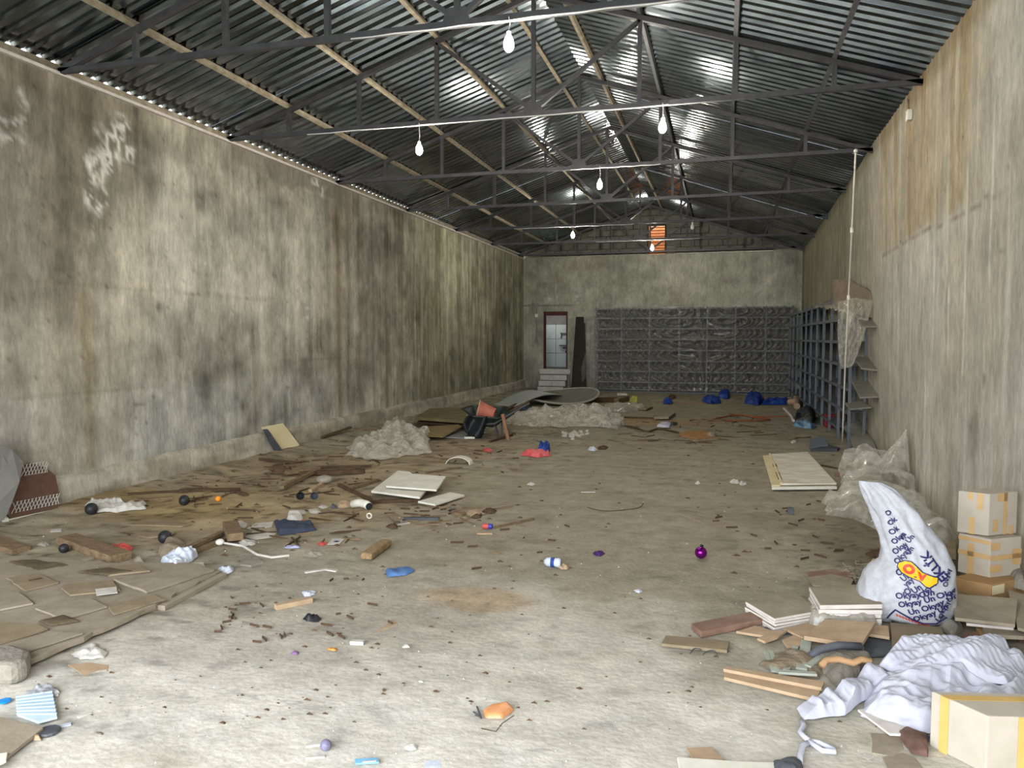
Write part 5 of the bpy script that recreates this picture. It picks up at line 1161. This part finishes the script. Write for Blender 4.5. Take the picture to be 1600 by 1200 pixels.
# second lobe bulging to the left
blobu = MB(); lb = SB + su * -.14 + Vector((0, 0, .14)) - vd * .02
lobe = []
nn, mm = 60, 40
TH2, PH2 = np.meshgrid(np.linspace(0, 2 * np.pi, nn), np.linspace(0.02, np.pi - .02, mm))
rr_ = .95 + .22 * crump(np.cos(TH2) * np.sin(PH2), np.sin(TH2) * np.sin(PH2) + np.cos(PH2) * 1.3, 64, 1.8, 6)
LX = .12 * np.sin(PH2) * np.cos(TH2) * rr_; LD = .15 * np.sin(PH2) * np.sin(TH2) * rr_; LZ = .155 * -np.cos(PH2) * rr_
gridmesh('sack_fold', lb.x + su.x * LX + vd.x * LD, lb.y + su.y * LX + vd.y * LD, np.maximum(lb.z + LZ, .012), m_poly, t)
def sack_front(u, z):
    l, r = float(sp_(z, 1)), float(sp_(z, 2)); uc = (l + r) / 2; a = (r - l) / 2
    s = max(-.97, min(.97, (u - uc) / a)); th = math.asin(s)
    x, y, z_ = sack_pt(np.array(th), np.array(z)); p = Vector((float(x), float(y), z + .012))
    return p - vd * .008
def sack_text(txt, px, py, ang, size, m, nm='printed_word', lab=None):
    cu = bpy.data.curves.new(nm, 'FONT'); cu.body = txt; cu.size = 1.0; cu.resolution_u = 2; cu.offset = .032
    ob = bpy.data.objects.new(nm, cu); C.objects.link(ob); bpy.context.view_layer.update()
    me = bpy.data.meshes.new_from_object(ob.evaluated_get(bpy.context.evaluated_depsgraph_get())); bpy.data.objects.remove(ob)
    ca, sa = math.cos(math.radians(ang)), math.sin(math.radians(ang)); off = np.array(t.location)
    for v in me.vertices:
        x, y = v.co.x * size, v.co.y * size; qx = px + x * ca - y * sa; qy = py - (x * sa + y * ca)
        u = (qx - 1418) / SC; z = max(.02, (974 - qy) / SC)
        v.co = sack_front(u, z) - Vector(off)
    me.materials.clear(); me.materials.append(m)
    o = bpy.data.objects.new(nm, me); C.objects.link(o); o.parent = t
def sack_poly(pts, m, nm, k=0, lift=0.):
    c = (sum(p[0] for p in pts) / len(pts), sum(p[1] for p in pts) / len(pts)); V = []; F = []; nrr = 4; n_ = len(pts)
    for i in range(nrr + 1):
        for p in pts:
            qx = c[0] + (p[0] - c[0]) * i / nrr; qy = c[1] + (p[1] - c[1]) * i / nrr
            V.append(sack_front((qx - 1418) / SC, max(.01, (974 - qy) / SC)) - vd * lift)
    for i in range(nrr):
        for j in range(n_): F.append((i * n_ + j, i * n_ + (j + 1) % n_, (i + 1) * n_ + (j + 1) % n_, (i + 1) * n_ + j))
    MB().add(V, F).build(nm, m, t)
for (tx_, px, py, an, s_) in (('Okyay Un', 1404, 935, 14, 11), ('Okyay Un Okyay', 1408, 946, 20, 10.5), ('Un Okyay Un', 1420, 954, 24, 10.5), ('Okyay Un', 1426, 963, 28, 10.5), ('Un', 1452, 962, 40, 10),
        ('Okyay Un', 1457, 957, 72, 9), ('Okyay', 1461, 915, 80, 8.5), ('Un', 1424, 925, 40, 10.5), ('Okyay', 1434, 930, 58, 10), ('O', 1414, 928, 22, 10.5), ('yay U', 1416, 918, 52, 10),
        ('Okyay', 1405, 893, 56, 10), ('Oky', 1402, 881, 50, 10), ('Okya', 1400, 868, 50, 9.5), ('Ok', 1397, 856, 50, 9.5), ('Ok', 1394, 844, 48, 9), ('O', 1391, 832, 48, 9), ('ay Un', 1412, 872, 60, 9), ('Un', 1418, 878, 64, 9), ('ay', 1409, 860, 60, 8.5), ('O', 1406, 906, 40, 10), ('Un', 1412, 912, 45, 10)):
    sack_text(tx_, px, py, an, s_, m_ink)
sack_text('EKL\u0130K', 1463, 903, 128, 15, m_ink)
sack_poly([(1404, 896), (1405, 889), (1412, 885), (1421, 885), (1427, 890), (1434, 897), (1443, 900), (1452, 902), (1450, 910), (1442, 917), (1436, 915), (1430, 909), (1418, 905), (1409, 901)], m_ink, 'emblem_outline', lift=.001)
sack_poly([(1405, 895), (1406, 890), (1413, 886), (1420, 886), (1426, 891), (1433, 898), (1442, 901), (1450, 903), (1449, 909), (1441, 915), (1437, 914), (1431, 908), (1419, 904), (1410, 900)], m_yel, 'emblem', lift=.003)
sack_poly([(1418 + 7 * math.cos(a), 895 + 6 * math.sin(a)) for a in [2 * PI * k / 16 for k in range(16)]], m_redp, 'emblem_letter', lift=.005)
sack_poly([(1418 + 3.0 * math.cos(a), 895 + 2.6 * math.sin(a)) for a in [2 * PI * k / 12 for k in range(12)]], m_yel, 'emblem_letter', lift=.007)
sack_poly([(1428, 896), (1431, 898), (1433, 903), (1437, 898), (1438, 900), (1433, 908), (1431, 907)], m_redp, 'emblem_letter', lift=.005)
def sack_line(pts, w_, m, nm):
    MB().tube([sack_front((p[0] - 1418) / SC, (974 - p[1]) / SC) for p in pts], w_, 5).build(nm, m, t)
sack_line([(1404, 950), (1399, 957), (1394, 966), (1391, 970)], .004, m_ink, 'printed_border')
sack_line([(1404, 950), (1414, 955), (1425, 961), (1436, 965), (1450, 964), (1464, 957)], .004, m_ink, 'printed_border')
for k in range(11): sack_line([(1405 + k * 3.4, 956 + k * 1.0), (1407 + k * 3.4, 958.6 + k * 1.0)], .003, m_redp, 'red_print')

# ------------------------------------------------------------------ boxes on the right
def quadbox(nm, near, left, right, z0, h, m, lab, taps=(), tm=m_tape, group=None, openbox=False):
    N_ = G(*near, z0); L_ = G(*left, z0); R_ = G(*right, z0)
    Q = L_ + (R_ - N_); t = thing(nm, lab, 'box', (N_.x, N_.y, z0), group)
    MB().slab([N_, R_, Q, L_], h).build('carton', m, t, bevel=.005)
    for (face, a0, b0, a1, b1) in taps:
        p0, p1 = (L_, N_) if face == 'L' else (N_, R_); e = (p1 - p0); nrm_ = e.cross(Vector((0, 0, 1))).normalized() * .0025
        if face == 'T':
            e2 = L_ - N_; e1 = R_ - N_; P_ = [N_ + e1 * a + e2 * b + Vector((0, 0, h + .0015)) for a, b in ((a0, b0), (a1, b0), (a1, b1), (a0, b1))]
        else: P_ = [p0 + e * a + Vector((0, 0, h * b)) + nrm_ for a, b in ((a0, b0), (a1, b0), (a1, b1), (a0, b1))]
        MB().add(P_, [(0, 1, 2, 3)]).build('tape', tm, t, solid=.001)
    return t, N_, L_, R_, Q
quadbox('cardboard_box', (1544, 838), (1495, 831), (1588, 833), .385, .262, m_wcard, 'upper white taped box of the stack at the right wall',
        [('L', .32, .82, .48, 1), ('L', .62, .6, .8, 1), ('L', .38, 0, .56, .42), ('N', .5, 0, .62, 1), ('N', .28, .8, .62, 1), ('N', .15, .1, .3, .38), ('N', .72, 0, .85, .2)])
quadbox('cardboard_box', (1546, 905), (1496, 893), (1594, 899), .135, .245, m_wcard, 'lower white taped box of the stack at the right wall',
        [('L', 0, .48, 1, .60), ('N', 0, .46, 1, .58), ('L', 0, .86, 1, .95), ('N', 0, .72, .3, .9), ('N', .7, .3, 1, .7), ('L', .3, 0, .5, .8), ('N', .0, .16, .35, .34)])
t, N_, L_, R_, Q = quadbox('cardboard_box', (1548, 952), (1484, 938), (1606, 938), .0, .145, m_card, 'brown carton under the white boxes', [])
e = R_ - N_; nr = e.cross(Vector((0, 0, 1))).normalized() * .004
MB().add([N_ + e * a + Vector((0, 0, b)) + nr for a, b in ((-.0, .085), (.32, .085), (.32, .14), (-.0, .14))], [(0, 1, 2, 3)]).build('paper_label', m_cream, t, solid=.001)
quadbox('cardboard_box', (1540, 1228 - 18), (1452, 1165), (1700, 1215), .0, .22, m_wcard, 'large white taped box at the bottom right corner',
        [('L', .18, 0, .34, 1), ('T', .0, .62, 1, .82), ('N', .3, 0, .38, 1)], m_ytape)
def wboard(pts, ys, th, m, nm, lab, cat='board'):
    P = [Yp(p[0], p[1], y) for p, y in zip(pts, ys)]; tag(MB().slab(P, th).build(nm, m, bevel=.003), lab, cat)
# boards below the boxes
def zb(pts, z, th, m, nm, lab, cat='board', lift=None, jag=0): return board(nm, pts, th, m, lab, cat, z=z, lift=lift, jag=jag)
zb([(1486, 932), (1590, 940), (1586, 981), (1492, 970)], .10, .018, m_board, 'grey_board', 'dusty grey board tilted in front of the brown carton', lift=[.02, .02, 0, 0])
zb([(1506, 955), (1580, 960), (1584, 985), (1510, 978)], .07, .016, m_edge, 'grey_board', 'second grey board just under the tilted one')
zb([(1470, 922), (1496, 925), (1530, 950), (1490, 955), (1472, 945)], .05, .018, m_board2, 'grey_board', 'dusty board between the sack and the carton')
zb([(1535, 985), (1600, 990), (1600, 1000), (1545, 998)], .05, .02, m_board, 'grey_board', 'grey board end above the white cloth')
zb([(1525, 985), (1545, 980), (1570, 1010), (1545, 1016)], .03, .018, m_card, 'grey_board', 'brown board under the grey board end')
zb([(1505, 995), (1530, 990), (1555, 1012), (1512, 1016)], .02, .02, m_redwood, 'red_tile', 'reddish tile piece above the white cloth', 'tile')
zb([(1575, 925), (1640, 945), (1640, 1000), (1590, 985)], .10, .016, m_board, 'grey_board', 'grey board at the right picture edge beside the carton')
zb([(1391, 978), (1470, 985), (1486, 1022), (1394, 1020)], .015, .02, m_board2, 'grey_board', 'brown grey board in front of the sack')
zb([(1585, 985), (1620, 985), (1620, 1010), (1590, 1003)], .0, .05, m_darkwood, 'dark_block', 'dark block at the right picture edge', 'block')
blob('grey_glove', [(1572, 932), (1584, 945), (1602, 950), (1602, 932), (1585, 924)], .10, m_conc, 'grey rounded plastic piece at the right picture edge', 'plastic', 120, z0=.10, fold=.02)
blob('plastic_sheet', [(1462, 980), (1490, 1000), (1505, 985), (1495, 970), (1475, 962)], .03, m_film_d, 'dark wet film scrap right of the sack', 'plastic sheet', 121, fold=.04)
zb([(1452, 852), (1494, 846), (1494, 875), (1462, 872)], .04, .015, m_board2, 'grey_board', 'dusty board behind the sack below the film')
zb([(1462, 872), (1494, 876), (1494, 900), (1470, 892)], .02, .015, m_darkwood, 'grey_board', 'dark board behind the sack beside the carton')
# stacks of edged boards
def stack(nm, base, n_, th, m, labs, grp, z0=.0, rot=.0):
    rr = random.Random(len(labs[0]))
    for k in range(n_):
        z = z0 + k * th; P = [G(p[0] + rr.uniform(-1.5, 1.5), p[1] + rr.uniform(-1, 1), 0) for p in base]
        P = [Vector((p.x, p.y, z)) for p in P]
        t_ = thing(nm, labs[k], 'board', (P[0].x, P[0].y, z), grp)
        MB().slab(P, th - .003).build('board_core', m_edge, t_, bevel=.003)
        c = sum(P, Vector()) / 4
        MB().slab([Vector((p.x, p.y, z + th - .0035)) + (c - p) * .012 for p in P], .002).build('board_face', m_board, t_)
pos_n = ['lowest', 'second from the bottom', 'third from the bottom', 'fourth from the bottom', 'topmost']
stack('edged_board', [(1164, 961), (1210, 990), (1282, 976), (1232, 942)], 5, .017, m_edge, [p + ' board of the left white-edged stack' for p in pos_n], 'left stack of edged boards')
stack('edged_board', [(1264, 955), (1280, 985), (1378, 985), (1362, 948)], 5, .027, m_edge, [p + ' board of the film-wrapped right stack' for p in pos_n], 'right stack of edged boards', z0=.01)
blob('plastic_sheet', [(1258, 950), (1262, 985), (1300, 992), (1350, 992), (1378, 988), (1366, 975), (1300, 968)], .10, m_film_d, 'grey film wrapped around the front of the right board stack', 'plastic sheet', 130, fold=.06, nr=40, nth=160, ff=9)
zb([(1262, 905), (1270, 918), (1328, 922), (1334, 908), (1300, 900)], .02, .05, m_redwood, 'veneer_board', 'reddish-edged board behind the two stacks')
zb([(1262, 903), (1270, 916), (1328, 920), (1334, 906), (1300, 898)], .072, .006, m_board, 'veneer_board', 'dusty top sheet on the reddish-edged board')
zb([(1256, 1000), (1288, 974), (1368, 978), (1345, 1015)], .055, .022, m_tan, 'tan_board', 'clean tan board lying in front of the right stack', lift=[.0, .0, .01, .0])
zb([(1340, 992), (1350, 980), (1388, 982), (1390, 1000)], .03, .016, m_tan, 'tan_board', 'small tan board end beside the clean tan board')
zb([(1345, 1000), (1392, 1000), (1396, 1025), (1330, 1030)], .01, .012, m_dgrey, 'dark_sheet', 'dark sheet under the tan board', 'sheet')
zb([(1225, 985), (1262, 975), (1285, 985), (1255, 1000)], .02, .012, m_tan, 'torn_board', 'torn tan board under the left stack', jag=.012)
zb([(1150, 990), (1180, 981), (1220, 992), (1200, 998)], .012, .014, m_tan, 'torn_board', 'pale torn board sliver left of the curved one', jag=.006)
zb([(1183, 1001), (1210, 990), (1230, 988), (1215, 999), (1195, 1006)], .02, .014, m_tan, 'torn_board', 'curved tan board piece below the left stack')
zb([(1222, 1003), (1245, 993), (1258, 1000), (1255, 1010), (1230, 1014)], .015, .012, m_tan, 'torn_board', 'torn pinkish board scrap below the left stack', jag=.01)
zb([(1188, 985), (1215, 975), (1240, 990), (1212, 996)], .0, .01, m_dgrey, 'dark_sheet', 'dark grey sheet scrap under the left stack', 'sheet')
P = [G(1080, 985), G(1095, 999), G(1192, 978), G(1172, 966)]
tag(MB().slab([Vector((p.x, p.y, .005)) for p in P], .035).build('veneer_plank', m_redwood, bevel=.004), 'reddish brown plank pointing at the left stack', 'plank')
zb([(1033, 1010), (1040, 997), (1140, 1006), (1136, 1021)], .008, .016, m_board2, 'flat_plank', 'flat dusty plank left of the stacks', 'plank')
zb([(1130, 1050), (1133, 1046), (1288, 1070), (1284, 1080)], .025, .016, m_tan, 'tan_plank', 'back plank of the tan pair near the white cloth', 'plank')
zb([(1131, 1063), (1133, 1054), (1284, 1078), (1277, 1098)], .008, .016, m_tan, 'tan_plank', 'front plank of the tan pair near the white cloth', 'plank')
for i, (a, b, w_) in enumerate((((1197, 1025), (1208, 1055), .02), ((1204, 1024), (1215, 1057), .02), ((1228, 1056), (1243, 1018), .03), ((1252, 1055), (1260, 1010), .05), ((1262, 1052), (1290, 1030), .03), ((1215, 1062), (1275, 1065), .03))):
    stick('clear_strip', a, b, w_, .012, mat('greenish_clear_strip', (150, 156, 146), (174, 178, 168), 8, rough=.3), ['leftmost clear strip', 'second clear strip from the left', 'third clear strip, leaning right', 'widest clear strip, standing toward the tan board', 'clear strip nearest the cracked bowl', 'clear strip lying across behind the tan planks'][i] + ' in the pile below the stacks', 'strip', z=.01 + .004 * i, group='clear strips below the stacks')
blob('dusty_rag', [(1185, 1040), (1215, 1025), (1245, 1020), (1290, 1040), (1280, 1062), (1220, 1058)], .02, m_dirt, 'dusty rag under the clear strips', 'rag', 131, fold=.03)
# cracked bowl-like board with orange rim
t = thing('broken_basin', 'broken grey basin with orange rim half under the white cloth', 'basin', G(1310, 1060))
X, Y, Z = blob_arrays([(1266, 1022), (1282, 1050), (1310, 1075), (1345, 1055), (1362, 1030), (1350, 1012), (1300, 1010)], .05, 132, fold=.02)
gridmesh('basin_shell', X, Y, Z, m_conc, t)
MB().tube([G(1284, 1040, .07), G(1290, 1032, .08), G(1310, 1030, .09), G(1332, 1036, .085), G(1345, 1030, .09), G(1362, 1034, .085)], .016, 8).build('orange_rim', mat('orange_tan_rim', (156, 122, 88), (172, 138, 102), 8), t, smooth=True)
MB().tube([G(1262, 1028, .02), G(1280, 1015, .06), G(1310, 1008, .08), G(1345, 1010, .07)], .02, 8).build('dark_edge', m_dgrey, t, smooth=True)
# shavings
sh = MB(); rnd = random.Random(4)
for k in range(260):
    px = rnd.gauss(1356, 13); py = rnd.gauss(912, 6); g = G(px, py); z = rnd.uniform(.01, .09); a = rnd.uniform(0, 6); r = rnd.uniform(.02, .05)
    pts = [g + Vector((r * math.cos(a + s * .9), r * math.sin(a + s * .9) * .8, z + .01 * math.sin(s * 2))) for s in range(4)]
    sh.tube(pts, .003, 3)
tag(sh.build('wood_shavings', m_straw), 'tangle of grey shavings between sack and board stacks', 'shavings', kind='stuff')
blob('dirt_mound', [(1330, 915), (1345, 900), (1375, 900), (1385, 918), (1360, 928)], .05, m_dirt, 'dirt heap under the grey shavings', 'dirt', 133, fold=.03)
zb([(1352, 868), (1372, 860), (1384, 862), (1380, 872)], .02, .02, m_darkwood, 'dark_board', 'dark board bit left of the sack', 'board')
scrap('leaf', 1366, 880, 8, .03, m_tan, 'tan leaf-like scrap left of the sack', 'scrap', 135)

# ------------------------------------------------------------------ white cloth (overall) on the floor at the right
t = thing('white_overalls', 'white cotton garment spread over the floor at lower right', 'garment', G(1440, 1080))
def cl(nm, outl, h, seed, **kw):
    o = blob(nm, outl, h, m_white_cloth, '', '', seed, parent=t, **kw); return o
cl('garment_body', [(1344, 1122), (1390, 1136), (1436, 1150), (1470, 1150), (1552, 1140), (1600, 1115), (1625, 1080), (1620, 1045), (1580, 1032), (1540, 1020), (1482, 1018), (1430, 1022), (1388, 1035), (1366, 1065), (1352, 1095)], .055, 141, fold=.085, ff=7, fine=.35, nfold=7, nr=90, nth=360, ang=-.7, stretch=2.6, ragged=.012, edge=.2)
cl('sleeve', [(1246, 1113), (1256, 1133), (1300, 1126), (1320, 1125), (1345, 1103), (1375, 1085), (1420, 1075), (1420, 1052), (1372, 1048), (1312, 1080), (1304, 1096), (1275, 1108)], .03, 142, fold=.055, ff=9, fine=.35, nr=60, nth=280, ang=.9, stretch=3, ragged=.012, edge=.25, z0=.01)
cl('upper_fold', [(1372, 1062), (1420, 1082), (1500, 1078), (1575, 1095), (1605, 1060), (1570, 1036), (1520, 1026), (1450, 1024), (1400, 1030)], .05, 143, fold=.07, ff=8, fine=.35, nr=80, nth=320, ang=-.9, stretch=2.2, z0=.06, ragged=.015)
def strap(px, nm):
    P = [G(*p, 0) for p in px]; o = MB().tube([Vector((p.x, p.y, fz(p.x, p.y) + .012 + (.006 if i % 2 else 0))) for i, p in enumerate(P)], .011, 8).build(nm, m_white_cloth, t, smooth=True)
strap([(1252, 1131), (1256, 1142), (1250, 1150), (1258, 1160), (1268, 1166)], 'tie_strap')
strap([(1262, 1163), (1280, 1168), (1303, 1176), (1304, 1182), (1285, 1178), (1264, 1166)], 'tie_strap')
strap([(1264, 1166), (1254, 1172), (1250, 1186), (1249, 1200)], 'tie_strap')
scrap('knot', 1255, 1138, 5, .02, m_white_cloth, 'knotted white string end', 'string', 144)
MB()
board('white_board', [(1058, 1189), (1160, 1196), (1238, 1198), (1240, 1230), (1066, 1230)], .016, m_white, 'white board edge at the bottom of the picture', z=.012)
board('paper_scrap', [(1072, 1170), (1112, 1168), (1138, 1196), (1085, 1192)], .004, m_tan, 'torn stained paper behind the bottom white board', 'paper', jag=.01, z=.01)
blob('dark_bag', [(1205, 1200), (1222, 1192), (1244, 1190), (1256, 1202), (1250, 1225), (1210, 1225)], .05, m_dgrey, 'dark grey crumpled bag at the bottom edge', 'bag', 145, fold=.03)
scrap('rubber_flap', 1440, 1158, 16, .02, m_dgrey, 'grey flap left of the large corner box', 'flap', 146)
blob('wet_leaves', [(1402, 1150), (1425, 1180), (1450, 1185), (1450, 1150), (1415, 1143)], .015, mat('dark_brown_mulch', (84, 62, 54), (112, 88, 78), 14, rough=.8), 'dark brown mulch left of the large corner box', 'mulch', 147, fold=.02)
board('cardboard_scrap', [(1360, 1147), (1406, 1150), (1412, 1172), (1395, 1184), (1362, 1178)], .006, m_board, 'flat beige tile-like scrap below the garment', 'cardboard', jag=.008)
board('cardboard_scrap', [(1378, 1185), (1410, 1178), (1430, 1186), (1445, 1205), (1390, 1210)], .006, m_board, 'beige scrap at the bottom edge left of the corner box', 'cardboard', jag=.008)
board('pale_board', [(1340, 1112), (1352, 1110), (1440, 1152), (1390, 1150)], .010, m_edge, 'pale board edge under the garment', z=.01)
for i, (px, py, r) in enumerate(((1357, 1184, 10), (1295, 1142, 6), (1315, 1168, 5))): board('plaster_chip', [(px - r, py), (px, py - r * .4), (px + r, py), (px, py + r * .5)], .004, m_paper, ['flat white chip below the garment', 'white chip left of the garment', 'small white chip right of the strap loop'][i], 'plaster')
